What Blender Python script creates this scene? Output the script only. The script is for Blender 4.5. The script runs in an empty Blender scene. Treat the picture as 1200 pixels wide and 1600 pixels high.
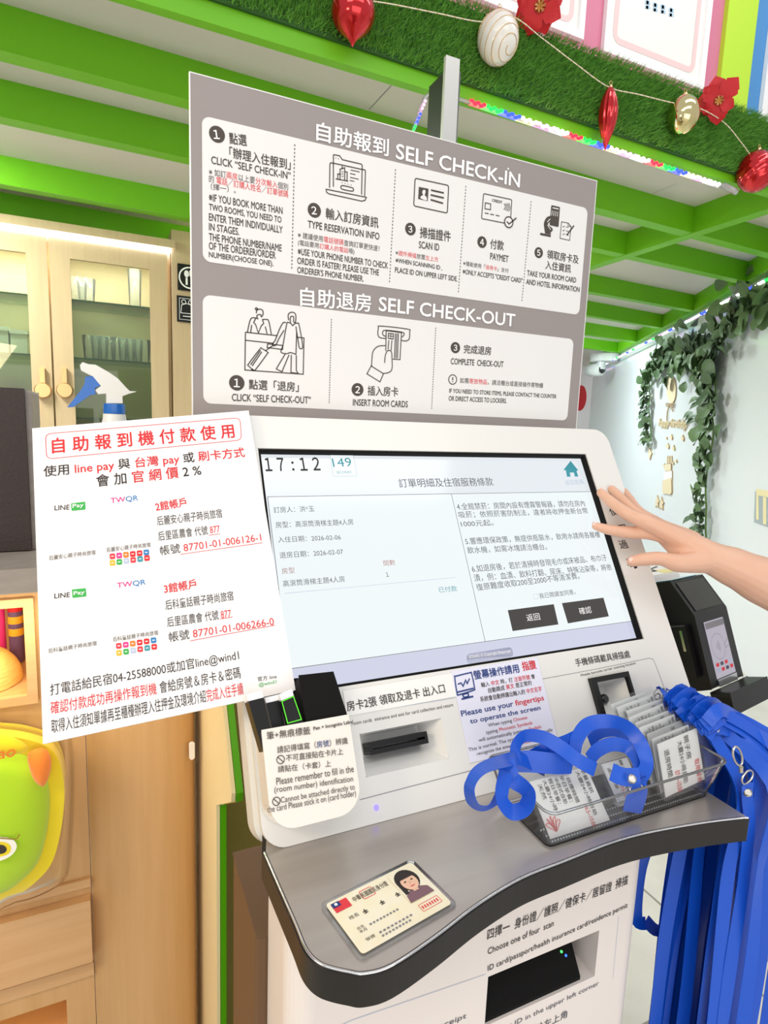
import bpy, bmesh, math, random
import numpy as np
from mathutils import Vector

# ------------------------------------------------------------------ camera
SC = bpy.context.scene
COL = SC.collection
F_PX = 933.18
CAM = np.array([0.0, 0.0, 1.33])
CR = np.array([0.90892519, -0.41521588, 0.03808905])
CU = np.array([0.02667755, 0.14907339, 0.9884662])
CF = np.array([0.41610492, 0.89742571, -0.1465735])
cd = bpy.data.cameras.new('camera')
cam = bpy.data.objects.new('camera', cd)
COL.objects.link(cam)
from mathutils import Matrix
cam.matrix_world = Matrix(((CR[0], CU[0], -CF[0], CAM[0]), (CR[1], CU[1], -CF[1], CAM[1]),
                           (CR[2], CU[2], -CF[2], CAM[2]), (0, 0, 0, 1)))
cd.sensor_fit = 'VERTICAL'
cd.sensor_height = 24.0
cd.lens = F_PX / 1600.0 * 24.0
cd.clip_start = 0.02
SC.camera = cam

# ------------------------------------------------------------------ light
SC.view_settings.view_transform = 'Standard'
SC.view_settings.look = 'None'
SC.view_settings.gamma = 1.0
SC.view_settings.use_curve_mapping = False
SC.view_settings.exposure = 0.0
W = bpy.data.worlds.new('world')
SC.world = W
W.use_nodes = True
W.node_tree.nodes['Background'].inputs[0].default_value = (0.97, 0.985, 1.0, 1)
W.node_tree.nodes['Background'].inputs[1].default_value = 0.60
SC.cycles.transparent_max_bounces = 40


def area(name, loc, target, sx, sy, power, col=(1, 1, 1)):
    l = bpy.data.lights.new(name, 'AREA')
    l.shape = 'RECTANGLE'
    l.size, l.size_y, l.energy, l.color = sx, sy, power, col
    o = bpy.data.objects.new(name, l)
    COL.objects.link(o)
    o.location = loc
    o.rotation_euler = (Vector(target) - Vector(loc)).to_track_quat('-Z', 'Y').to_euler()
    return o


area('shop_ceiling_light', (0.6, -0.7, 3.4), (0.6, 0.9, 0.9), 2.6, 0.5, 14, (1, 0.98, 0.95))
area('shop_ceiling_light', (-1.6, -1.2, 3.4), (0.0, 1.5, 1.0), 1.6, 0.6, 14, (1, 0.97, 0.93))
area('loft_fill_light', (3.5, 4.9, 2.34), (4.6, 4.6, 0.9), 0.9, 0.25, 90, (0.86, 0.96, 1.0))  # three fill lamps added under the loft to brighten wall and ceiling, no fittings
area('loft_fill_light', (1.4, 3.4, 2.34), (1.4, 3.0, 0.0), 0.9, 0.25, 60, (0.97, 0.98, 1.0))
area('loft_fill_light', (-0.9, 2.7, 2.34), (-0.6, 2.6, 0.0), 0.9, 0.25, 56, (1, 0.98, 0.95))
area('front_fill_light', (0.3, -2.6, 1.0), (0.4, 0.5, 0.8), 3.6, 1.8, 36, (1, 0.95, 0.9))  # unseen fill lamp added behind the camera to lift the upright faces
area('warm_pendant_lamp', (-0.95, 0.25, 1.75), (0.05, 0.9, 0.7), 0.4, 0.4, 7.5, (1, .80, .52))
area('upper_wall_light', (2.0, 0.8, 3.6), (2.0, 1.9, 2.6), 1.6, 0.3, 9, (1, 1, 1))


# ------------------------------------------------------------------ helpers
def ray(x, y):
    return CF + (x - 600.0) / F_PX * CR - (y - 800.0) / F_PX * CU


def at_y(x, y, Y):
    d = ray(x, y)
    return CAM + d * (Y / d[1])


def at_z(x, y, z):
    d = ray(x, y)
    return CAM + d * ((z - CAM[2]) / d[2])


def at_x(x, y, X):
    d = ray(x, y)
    return CAM + d * (X / d[0])


def proj(p):
    d = np.asarray(p, float) - CAM
    w = d @ CF
    return np.array([600 + F_PX * (d @ CR) / w, 800 - F_PX * (d @ CU) / w])


def nrm(v):
    v = np.asarray(v, float)
    return v / np.linalg.norm(v)


class Frame:
    """a plane in the room: origin, two axes and the normal that faces the viewer"""
    def __init__(s, O, U, V):
        s.O = np.asarray(O, float)
        s.U = nrm(U)
        V = np.asarray(V, float)
        s.V = nrm(V - s.U * (V @ s.U))
        s.N = np.cross(s.U, s.V)

    def p(s, u, v, n=0.0):
        return s.O + s.U * u + s.V * v + s.N * n

    def uv(s, x, y, n=0.0):
        d = ray(x, y)
        o = s.O + s.N * n
        q = CAM + d * (((o - CAM) @ s.N) / (d @ s.N)) - o
        return np.array([q @ s.U, q @ s.V])

    def at(s, x, y, n=0.0):
        u, v = s.uv(x, y, n)
        return s.p(u, v, n)

    def off(s, n):
        return Frame(s.p(0, 0, n), s.U, s.V)


def zm(ox, oy, k):
    """coordinates read in an enlarged crop -> photo pixels"""
    def f(*a):
        return [(ox + a[i] / k, oy + a[i + 1] / k) for i in range(0, len(a), 2)]
    return f


FLOOR = Frame((0, 0, 0), (1, 0, 0), (0, 1, 0))


def front(Y):
    return Frame((0, Y, 0), (1, 0, 0), (0, 0, 1))


def rrect(u0, v0, u1, v1, r, seg=6):
    out = []
    for cx, cy, a0 in ((u1 - r, v1 - r, 0), (u0 + r, v1 - r, 90), (u0 + r, v0 + r, 180), (u1 - r, v0 + r, 270)):
        for i in range(seg + 1):
            a = math.radians(a0 + 90.0 * i / seg)
            out.append((cx + r * math.cos(a), cy + r * math.sin(a)))
    return out


def circle(cx, cy, r, seg=28, ry=None):
    ry = r if ry is None else ry
    return [(cx + r * math.cos(2 * math.pi * i / seg), cy + ry * math.sin(2 * math.pi * i / seg)) for i in range(seg)]


def smooth_path(pts, k=6, closed=False):
    pts = [np.asarray(p, float) for p in pts]
    n = len(pts)
    out = []
    rng = range(n) if closed else range(n - 1)
    for i in rng:
        if closed:
            a, b, c, d = pts[i - 1], pts[i], pts[(i + 1) % n], pts[(i + 2) % n]
        else:
            a = pts[max(i - 1, 0)]
            b, c = pts[i], pts[i + 1]
            d = pts[min(i + 2, n - 1)]
        for j in range(k):
            t = j / k
            out.append(0.5 * (2 * b + (c - a) * t + (2 * a - 5 * b + 4 * c - d) * t * t + (3 * b - a - 3 * c + d) * t ** 3))
    if not closed:
        out.append(pts[-1])
    return out


# ------------------------------------------------------------------ materials
def lin(h):
    if isinstance(h, str):
        h = h.lstrip('#')
        c = [int(h[i:i + 2], 16) / 255.0 for i in (0, 2, 4)]
    else:
        c = h
    return tuple(x / 12.92 if x <= 0.04045 else ((x + 0.055) / 1.055) ** 2.4 for x in c) + (1.0,)


def mk(name, col, rough=0.5, metal=0.0, emit=0.0, ecol=None, coat=0.0, spec=0.5, noise=None, bump=None, sheen=0.0, sss=0.0, aniso=0.0):
    """noise = (scale, second colour, (sx,sy,sz) stretch, amount);  bump = (scale, strength, stretch)"""
    m = bpy.data.materials.new(name)
    m.use_nodes = True
    nt = m.node_tree
    b = nt.nodes['Principled BSDF']
    b.inputs['Base Color'].default_value = lin(col)
    b.inputs['Roughness'].default_value = rough
    b.inputs['Metallic'].default_value = metal
    b.inputs['Coat Weight'].default_value = coat
    b.inputs['Coat Roughness'].default_value = 0.06
    b.inputs['Specular IOR Level'].default_value = spec
    b.inputs['Sheen Weight'].default_value = sheen
    if aniso:
        b.inputs['Anisotropic'].default_value = aniso
    if sss:
        b.inputs['Subsurface Weight'].default_value = sss
        b.inputs['Subsurface Radius'].default_value = (0.012, 0.005, 0.003)
        b.inputs['Subsurface Scale'].default_value = 0.6
    if emit:
        b.inputs['Emission Color'].default_value = lin(ecol or col)
        b.inputs['Emission Strength'].default_value = emit
    if noise or bump:
        tc = nt.nodes.new('ShaderNodeTexCoord')

    def tex(scale, stretch, detail=4.0):
        mp = nt.nodes.new('ShaderNodeMapping')
        mp.inputs['Scale'].default_value = stretch
        nt.links.new(tc.outputs['Object'], mp.inputs[0])
        t = nt.nodes.new('ShaderNodeTexNoise')
        t.inputs['Scale'].default_value = scale
        t.inputs['Detail'].default_value = detail
        nt.links.new(mp.outputs[0], t.inputs['Vector'])
        return t
    if noise:
        t = tex(noise[0], noise[2])
        r = nt.nodes.new('ShaderNodeValToRGB')
        r.color_ramp.elements[0].position = 0.5 - 0.5 * noise[3]
        r.color_ramp.elements[1].position = 0.5 + 0.5 * noise[3]
        r.color_ramp.elements[0].color = lin(col)
        r.color_ramp.elements[1].color = lin(noise[1])
        nt.links.new(t.outputs['Fac'], r.inputs[0])
        nt.links.new(r.outputs[0], b.inputs['Base Color'])
    if bump:
        t = tex(bump[0], bump[2])
        bp = nt.nodes.new('ShaderNodeBump')
        bp.inputs['Strength'].default_value = bump[1]
        bp.inputs['Distance'].default_value = 0.002
        nt.links.new(t.outputs['Fac'], bp.inputs['Height'])
        nt.links.new(bp.outputs[0], b.inputs['Normal'])
    return m


def clear(name, col='#ffffff', rough=0.02, ior=1.45, body=0.0, bodycol='#ffffff', bump=None):
    """thin clear sheet: see-through, with a fresnel gloss and a little body colour"""
    m = bpy.data.materials.new(name)
    m.use_nodes = True
    nt = m.node_tree
    nt.nodes.clear()
    out = nt.nodes.new('ShaderNodeOutputMaterial')
    tr = nt.nodes.new('ShaderNodeBsdfTransparent')
    tr.inputs[0].default_value = lin(col)
    gl = nt.nodes.new('ShaderNodeBsdfGlossy')
    gl.inputs['Roughness'].default_value = rough
    fr = nt.nodes.new('ShaderNodeFresnel')
    fr.inputs[0].default_value = ior
    mx = nt.nodes.new('ShaderNodeMixShader')
    if bump:
        tc = nt.nodes.new('ShaderNodeTexCoord')
        t = nt.nodes.new('ShaderNodeTexNoise')
        t.inputs['Scale'].default_value = bump[0]
        bp = nt.nodes.new('ShaderNodeBump')
        bp.inputs['Strength'].default_value = bump[1]
        bp.inputs['Distance'].default_value = 0.01
        nt.links.new(tc.outputs['Object'], t.inputs['Vector'])
        nt.links.new(t.outputs['Fac'], bp.inputs['Height'])
        nt.links.new(bp.outputs[0], gl.inputs['Normal'])
        nt.links.new(bp.outputs[0], fr.inputs['Normal'])
    nt.links.new(fr.outputs[0], mx.inputs[0])
    last = tr
    if body:
        df = nt.nodes.new('ShaderNodeBsdfDiffuse')
        df.inputs[0].default_value = lin(bodycol)
        m2 = nt.nodes.new('ShaderNodeMixShader')
        m2.inputs[0].default_value = body
        nt.links.new(tr.outputs[0], m2.inputs[1])
        nt.links.new(df.outputs[0], m2.inputs[2])
        last = m2
    nt.links.new(last.outputs[0], mx.inputs[1])
    nt.links.new(gl.outputs[0], mx.inputs[2])
    nt.links.new(mx.outputs[0], out.inputs[0])
    return m


M = {}
M['wall'] = mk('wall_paint', '#e7ecf1', 0.28, coat=0.25)
M['wall_back'] = mk('wall_back_paint', '#efeeee', 0.6)
M['pink'] = mk('pink_paint', '#d97f9c', 0.5)
M['lime_wall'] = mk('lime_paint', '#c4ec3c', 0.5)
M['blue_wall'] = mk('blue_paint', '#4f93d2', 0.5)
M['ceiling'] = mk('ceiling_board', '#d6d0c8', 0.6)
M['green'] = mk('green_paint', '#6fbe0e', 0.5)
M['floor'] = mk('floor_tile', '#c6c3ba', 0.35, noise=(5, '#dbd8d0', (1, 1, 1), 0.5))
M['abs'] = mk('white_kiosk_plastic', '#e6e5e1', 0.28, coat=0.05)
M['abs_edge'] = mk('cream_kiosk_plastic', '#f1e6d2', 0.3)
M['base'] = mk('white_powder_coat', '#efe6e1', 0.35)
M['steel'] = mk('brushed_steel', '#b3aca6', 0.3, 0.7, noise=(3, '#c2bcb6', (1, 25, 1), 0.6))
M['steel_rim'] = mk('bright_steel', '#d8d8d8', 0.15, 1.0)
M['rubber'] = mk('black_rubber', '#120e0c', 0.4)
M['black'] = mk('black_plastic', '#0c0b0b', 0.35)
M['blackgloss'] = mk('black_gloss', '#0b0b0c', 0.08, coat=0.5)
M['dark'] = mk('dark_fabric', '#0e0d0d', 0.85, spec=0.25)
M['darkbrown'] = mk('dark_brown_metal', '#684a2e', 0.5)
M['grey_sign'] = mk('grey_print', '#999190', 0.45)
M['white_sign'] = mk('white_print', '#ecebeb', 0.4)
M['foam'] = mk('white_foam_board', '#f6f4f5', 0.4)
M['ink'] = mk('dark_ink', '#4a423c', 0.6)
M['inkblack'] = mk('black_ink', '#2a2322', 0.6)
M['inkred'] = mk('red_ink', '#d8202a', 0.6)
M['inkrose'] = mk('rose_ink', '#e23a45', 0.6)
M['inknavy'] = mk('navy_ink', '#1d3a80', 0.6)
M['inkgreen'] = mk('green_ink', '#2fae4a', 0.6)
M['inkwhite'] = mk('white_ink', '#fdfdfd', 0.6)
M['inkmagenta'] = mk('magenta_ink', '#e0338f', 0.6)
M['inkblue'] = mk('blue_ink', '#2f7fc1', 0.6)
M['inkorange'] = mk('orange_ink', '#f08020', 0.6)
M['inkyellow'] = mk('yellow_ink', '#f2b82a', 0.6)
M['inkteal'] = mk('teal_ink', '#3a96a6', 0.6)
M['inkgrey'] = mk('grey_ink', '#85858c', 0.6)
M['inkpale'] = mk('pale_grey_ink', '#b6c4dc', 0.6)
M['inkslate'] = mk('slate_ink', '#50535f', 0.6)
M['inkbrown'] = mk('brown_ink', '#a9807a', 0.6)
M['lilac'] = mk('lilac_paper', '#e6e6f6', 0.5)
M['paper'] = mk('paper', '#f5f4f0', 0.55)
M['screen'] = mk('screen_white', '#000000', 0.12, emit=0.90, ecol='#f1f7fc', coat=0.25)
M['screenlow'] = mk('screen_lilac', '#000000', 0.12, emit=0.88, ecol='#dde0f5', coat=0.25)
M['screenbox'] = mk('screen_page', '#000000', 0.12, emit=0.97, ecol='#f4fbfd', coat=0.25)
M['btn'] = mk('screen_button', '#3b3836', 0.15, coat=0.5)
M['pill'] = mk('screen_pill', '#a3a5bd', 0.3)
M['cream'] = mk('cream_board', '#fceaba', 0.45)
M['limeedge'] = mk('lime_acrylic', '#58b313', 0.15, coat=0.6)
M['olive'] = mk('olive_board', '#b99f55', 0.45)
M['wood'] = mk('oak_veneer', '#dbb07c', 0.42, noise=(9, '#c99d66', (9, 9, 0.4), 0.9), bump=(30, 0.15, (9, 9, 0.5)))
M['woodh'] = mk('oak_veneer_horizontal', '#e0b586', 0.42, noise=(9, '#cda06c', (0.4, 9, 9), 0.9), bump=(30, 0.15, (0.5, 9, 9)))
M['palewood'] = mk('pale_maple_veneer', '#d3bd98', 0.5, noise=(6, '#c6ac85', (9, 9, 0.6), 0.9))
M['cabback'] = mk('cabinet_back', '#dccaa8', 0.5)
M['stone'] = mk('grey_stone_top', '#8d8680', 0.4, noise=(30, '#a49c95', (1, 3, 3), 0.7))
M['gold'] = mk('gold_metal', '#e2bd86', 0.25, 0.8)
M['brightgold'] = mk('polished_gold', '#e8d9a0', 0.08, 1.0)
M['redgloss'] = mk('red_metallic_gloss', '#d0101c', 0.12, 0.65, coat=0.7)
M['redsatin'] = mk('red_satin', '#c50f1c', 0.4, 0.15, bump=(60, 0.3, (1, 1, 1)))
M['pearl'] = mk('pearl_white', '#efece4', 0.25, coat=0.4)
M['cord'] = mk('cream_cord', '#e9e0c8', 0.6)
M['turf'] = mk('artificial_turf', '#478f28', 0.6, noise=(60, '#83c04e', (1, 1, 1), 0.8))
M['turfbase'] = mk('turf_backing', '#2f5c20', 0.8)
M['leaf'] = mk('leaf_green', '#4a5e4c', 0.45, noise=(3, '#6a8a55', (1, 1, 1), 0.5))
M['stem'] = mk('stem_green', '#74994a', 0.6)
M['ribbon'] = mk('royal_blue_satin', '#0d55cf', 0.36, bump=(200, 0.1, (1, 1, 1)))
M['chrome'] = mk('chrome', '#d9d4cc', 0.15, 1.0)
M['acrylic'] = clear('clear_acrylic', '#ffffff', 0.02, 1.28, 0.015)
M['acrylic_rim'] = clear('acrylic_edge', '#eef4f5', 0.05, 1.6, 0.15)
M['vinyl'] = clear('clear_vinyl', '#fafbfc', 0.06, 1.3, 0.04)
M['wrap'] = clear('clear_plastic_wrap', '#fefefa', 0.14, 1.12, 0.01, bump=(9, 0.45))
M['glass'] = clear('cabinet_glass', '#dfe6da', 0.02, 1.5, 0.02)
M['glassedge'] = clear('glass_shelf', '#e2f0e4', 0.05, 1.35, 0.03, '#9fc4a8')
M['shelfedge'] = mk('green_glass_edge', '#4c7d5c', 0.15, coat=.4)
M['cup'] = clear('drinking_glass', '#f8faf9', 0.03, 1.22, 0.10)
M['skin'] = mk('skin', '#e8bda3', 0.42, sss=0.12, noise=(14, '#e0ad92', (1, 1, 1), 0.9), bump=(110, 0.15, (1, 1, 1)))
M['nail'] = mk('nail', '#f7cfc4', 0.2, coat=0.4)
M['spraywhite'] = mk('white_polypropylene', '#f2f4f3', 0.3)
M['sprayblue'] = mk('blue_plastic', '#1f6fd0', 0.25, coat=0.2)
M['lemon'] = mk('yellow_plush', '#f5dc00', 0.8, sheen=0.4)
M['limeplush'] = mk('lime_plush', '#b4e000', 0.85, sheen=0.4)
M['orangeplush'] = mk('orange_plush', '#ff8a1e', 0.85, sheen=0.4)
M['thread'] = mk('brown_thread', '#9a7a10', 0.8)
M['plywood'] = mk('laser_cut_plywood', '#e6d5b4', 0.6)
M['plyedge'] = mk('plywood_edge', '#b29a78', 0.7)
M['straw'] = mk('yellow_straw', '#f0cd78', 0.7, bump=(60, 0.8, (1, 1, 6)))
M['alu'] = mk('anodised_aluminium', '#dededb', 0.3, 0.6)
M['clearplastic'] = clear('clear_silicone', '#f2f2f2', 0.1, 1.4, 0.3)
M['purple'] = mk('purple_label', '#6d5480', 0.4)
M['housing'] = mk('camera_housing_white', '#e8ecec', 0.3)
def emis(name, col, s):
    if name not in M:
        m = bpy.data.materials.new(name)
        m.use_nodes = True
        nt = m.node_tree
        nt.nodes.clear()
        o = nt.nodes.new('ShaderNodeOutputMaterial')
        e = nt.nodes.new('ShaderNodeEmission')
        e.inputs[0].default_value = lin(col)
        e.inputs[1].default_value = s
        nt.links.new(e.outputs[0], o.inputs[0])
        M[name] = m
    return M[name]


# ------------------------------------------------------------------ mesh builder
ORG = {}          # world origin of every object built here


class MB:
    def __init__(s):
        s.v, s.f, s.m, s.s = [], [], [], []
        s.mats = []

    def mi(s, mat):
        if mat not in s.mats:
            s.mats.append(mat)
        return s.mats.index(mat)

    def add(s, verts, faces, mat, smooth=False):
        b = len(s.v)
        s.v += [tuple(map(float, p)) for p in verts]
        i = s.mi(mat)
        for f in faces:
            s.f.append(tuple(b + k for k in f))
            s.m.append(i)
            s.s.append(smooth)

    def poly(s, pts, mat):
        s.add(pts, [tuple(range(len(pts)))], mat)

    def prism(s, F, outline, n0, n1, mat, holes=(), side=None, smooth=False):
        """solid between n0 (back) and n1 (front) of a frame, with optional holes"""
        side = side or mat
        loops = [list(outline)] + [list(h) for h in holes]
        if not holes:
            k = len(outline)
            ca = sum((outline[i][0] * outline[(i + 1) % k][1] - outline[(i + 1) % k][0] * outline[i][1]) for i in range(k))
            ol = list(outline) if ca > 0 else list(outline)[::-1]
            a = [F.p(u, v, n1) for u, v in ol]
            b = [F.p(u, v, n0) for u, v in ol]
            s.add(a, [tuple(range(k))], mat)
            s.add(b, [tuple(range(k))[::-1]], mat)
            s.add(a + b, [(k + i, k + (i + 1) % k, (i + 1) % k, i) for i in range(k)], side, smooth)
            return
        bm = bmesh.new()
        ed = []
        for lp in loops:
            vs = [bm.verts.new((u, v, 0)) for u, v in lp]
            ed += [bm.edges.new((vs[i], vs[(i + 1) % len(vs)])) for i in range(len(vs))]
        bmesh.ops.triangle_fill(bm, use_beauty=True, use_dissolve=False, edges=ed, normal=(0, 0, 1))
        bm.verts.index_update()
        vs = [v.co[:] for v in bm.verts]
        fs = [[v.index for v in f.verts] for f in bm.faces]
        bm.free()
        s.add([F.p(u, v, n1) for u, v, _ in vs], fs, mat)
        s.add([F.p(u, v, n0) for u, v, _ in vs], [f[::-1] for f in fs], mat)
        for lp in loops:
            k = len(lp)
            a = [F.p(u, v, n1) for u, v in lp] + [F.p(u, v, n0) for u, v in lp]
            s.add(a, [(i, i + k, (i + 1) % k + k, (i + 1) % k) for i in range(k)], side)

    def box(s, F, u0, u1, v0, v1, n0, n1, mat):
        s.prism(F, [(u0, v0), (u1, v0), (u1, v1), (u0, v1)], n0, n1, mat)

    def loft(s, rings, mat, smooth=True, cap=True, closed=False):
        k = len(rings[0])
        pts = [p for r in rings for p in r]
        fs = []
        n = len(rings)
        for i in range(n if closed else n - 1):
            for j in range(k):
                a, b = i * k + j, i * k + (j + 1) % k
                c, d = ((i + 1) % n) * k + (j + 1) % k, ((i + 1) % n) * k + j
                fs.append((a, b, c, d))
        s.add(pts, fs, mat, smooth)
        if cap and not closed:
            s.add(rings[0], [tuple(range(k))[::-1]], mat)
            s.add(rings[-1], [tuple(range(k))], mat)

    def tube(s, pts, r, mat, seg=8, closed=False, cap=True):
        pts = [np.asarray(p, float) for p in pts]
        n = len(pts)
        rr = r if hasattr(r, '__len__') else [r] * n
        rings = []
        ref = None
        for i in range(n):
            if closed:
                t = nrm(pts[(i + 1) % n] - pts[i - 1])
            else:
                t = nrm(pts[min(i + 1, n - 1)] - pts[max(i - 1, 0)])
            if ref is None:
                a = np.array([0, 0, 1.0]) if abs(t[2]) < 0.9 else np.array([1.0, 0, 0])
                ref = nrm(np.cross(t, a))
            ref = nrm(ref - t * (ref @ t))
            w = np.cross(t, ref)
            rings.append([pts[i] + rr[i] * (ref * math.cos(2 * math.pi * j / seg) + w * math.sin(2 * math.pi * j / seg)) for j in range(seg)])
        s.loft(rings, mat, True, cap, closed)

    def lathe(s, F, prof, mat, seg=28, cu=0.0, cv=0.0, ridges=0, depth=0.0, cap=True):
        """turn (radius, height-along-N) around the frame's normal"""
        rings = []
        for r, h in prof:
            ring = []
            for j in range(seg):
                a = 2 * math.pi * j / seg
                q = r * (1 - depth * (0.5 + 0.5 * math.cos(ridges * a))) if ridges else r
                ring.append(F.p(cu + q * math.cos(a), cv + q * math.sin(a), h))
            rings.append(ring)
        s.loft(rings, mat, True, cap)

    def ball(s, c, r, mat, seg=24, rings=14, sc=(1, 1, 1)):
        F = Frame(c, (1, 0, 0), (0, 1, 0))
        rr = []
        for i in range(1, rings):
            a = math.pi * i / rings
            rr.append([np.asarray(c) + np.array([sc[0] * r * math.sin(a) * math.cos(2 * math.pi * j / seg),
                                                 sc[1] * r * math.sin(a) * math.sin(2 * math.pi * j / seg),
                                                 -sc[2] * r * math.cos(a)]) for j in range(seg)])
        s.loft(rr, mat, True, True)

    def ribbon(s, pts, widths, mat, th=0.0006):
        """flat strip along points; widths = vector per point; given a little thickness"""
        n = len(pts)
        top, bot = [], []
        for i in range(n):
            t = nrm(pts[min(i + 1, n - 1)] - pts[max(i - 1, 0)])
            w = widths[i]
            nn = np.cross(t, w)
            nn = nn / (np.linalg.norm(nn) + 1e-9) * th * 0.5
            top.append([pts[i] - w / 2 + nn, pts[i] + nn, pts[i] + w / 2 + nn])
            bot.append([pts[i] - w / 2 - nn, pts[i] - nn, pts[i] + w / 2 - nn])
        T_, B_ = [p for r in top for p in r], [p for r in bot for p in r]
        fs = [(3 * i + j, 3 * i + j + 1, 3 * i + j + 4, 3 * i + j + 3) for i in range(n - 1) for j in (0, 1)]
        s.add(T_, fs, mat, True)
        s.add(B_, [f[::-1] for f in fs], mat, True)
        k = 3 * n
        ed = []
        for i in range(n - 1):
            ed += [(3 * i, 3 * i + 3, k + 3 * i + 3, k + 3 * i), (3 * i + 2, k + 3 * i + 2, k + 3 * i + 5, 3 * i + 5)]
        s.add(T_ + B_, ed, mat, False)

    def build(s, name, parent=None, label=None, cat=None, group=None, kind=None, bevel=0, origin=None, seg=2, sub=0):
        v = np.array(s.v)
        if parent is not None:
            o0 = ORG[parent.name]
        elif origin is not None:
            o0 = np.asarray(origin, float)
        else:
            lo, hi = v.min(0), v.max(0)
            o0 = np.array([(lo[0] + hi[0]) / 2, (lo[1] + hi[1]) / 2, lo[2]])
        me = bpy.data.meshes.new(name)
        me.from_pydata((v - o0).tolist(), [], s.f)
        for m in s.mats:
            me.materials.append(M[m])
        me.polygons.foreach_set('material_index', s.m)
        me.polygons.foreach_set('use_smooth', s.s)
        me.update()
        o = bpy.data.objects.new(name, me)
        COL.objects.link(o)
        if parent is not None:
            o.parent = parent
        else:
            o.location = o0
        ORG[o.name] = o0
        if bevel:
            b = o.modifiers.new('bevel', 'BEVEL')
            b.width = bevel
            b.segments = seg
            b.limit_method = 'ANGLE'
            b.angle_limit = math.radians(50)
        if sub:
            b = o.modifiers.new('sub', 'SUBSURF')
            b.levels = b.render_levels = sub
        props(o, label, cat, group, kind)
        return o


def props(o, label=None, cat=None, group=None, kind=None):
    for k, x in (('label', label), ('category', cat), ('group', group), ('kind', kind)):
        if x:
            o[k] = x


def thing(name, loc, label, cat, group=None):
    o = bpy.data.objects.new(name, None)
    COL.objects.link(o)
    o.location = tuple(map(float, loc))
    o.empty_display_size = 0.05
    ORG[o.name] = np.asarray(loc, float)
    props(o, label, cat, group)
    return o


def copy_tree(o, parent=None, shift=(0, 0, 0)):
    c = o.copy()
    COL.objects.link(c)
    if parent is not None:
        c.parent = parent
    else:
        c.location = [o.location[i] + shift[i] for i in range(3)]
    for ch in list(o.children):
        copy_tree(ch, c)
    return c


# ------------------------------------------------------------------ printing: lettering and line drawings on a surface
TCOL = bpy.data.collections.new('lettering_work')
COL.children.link(TCOL)
PENDING = []      # text waiting to be turned into outlines
PRINTS = []


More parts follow.
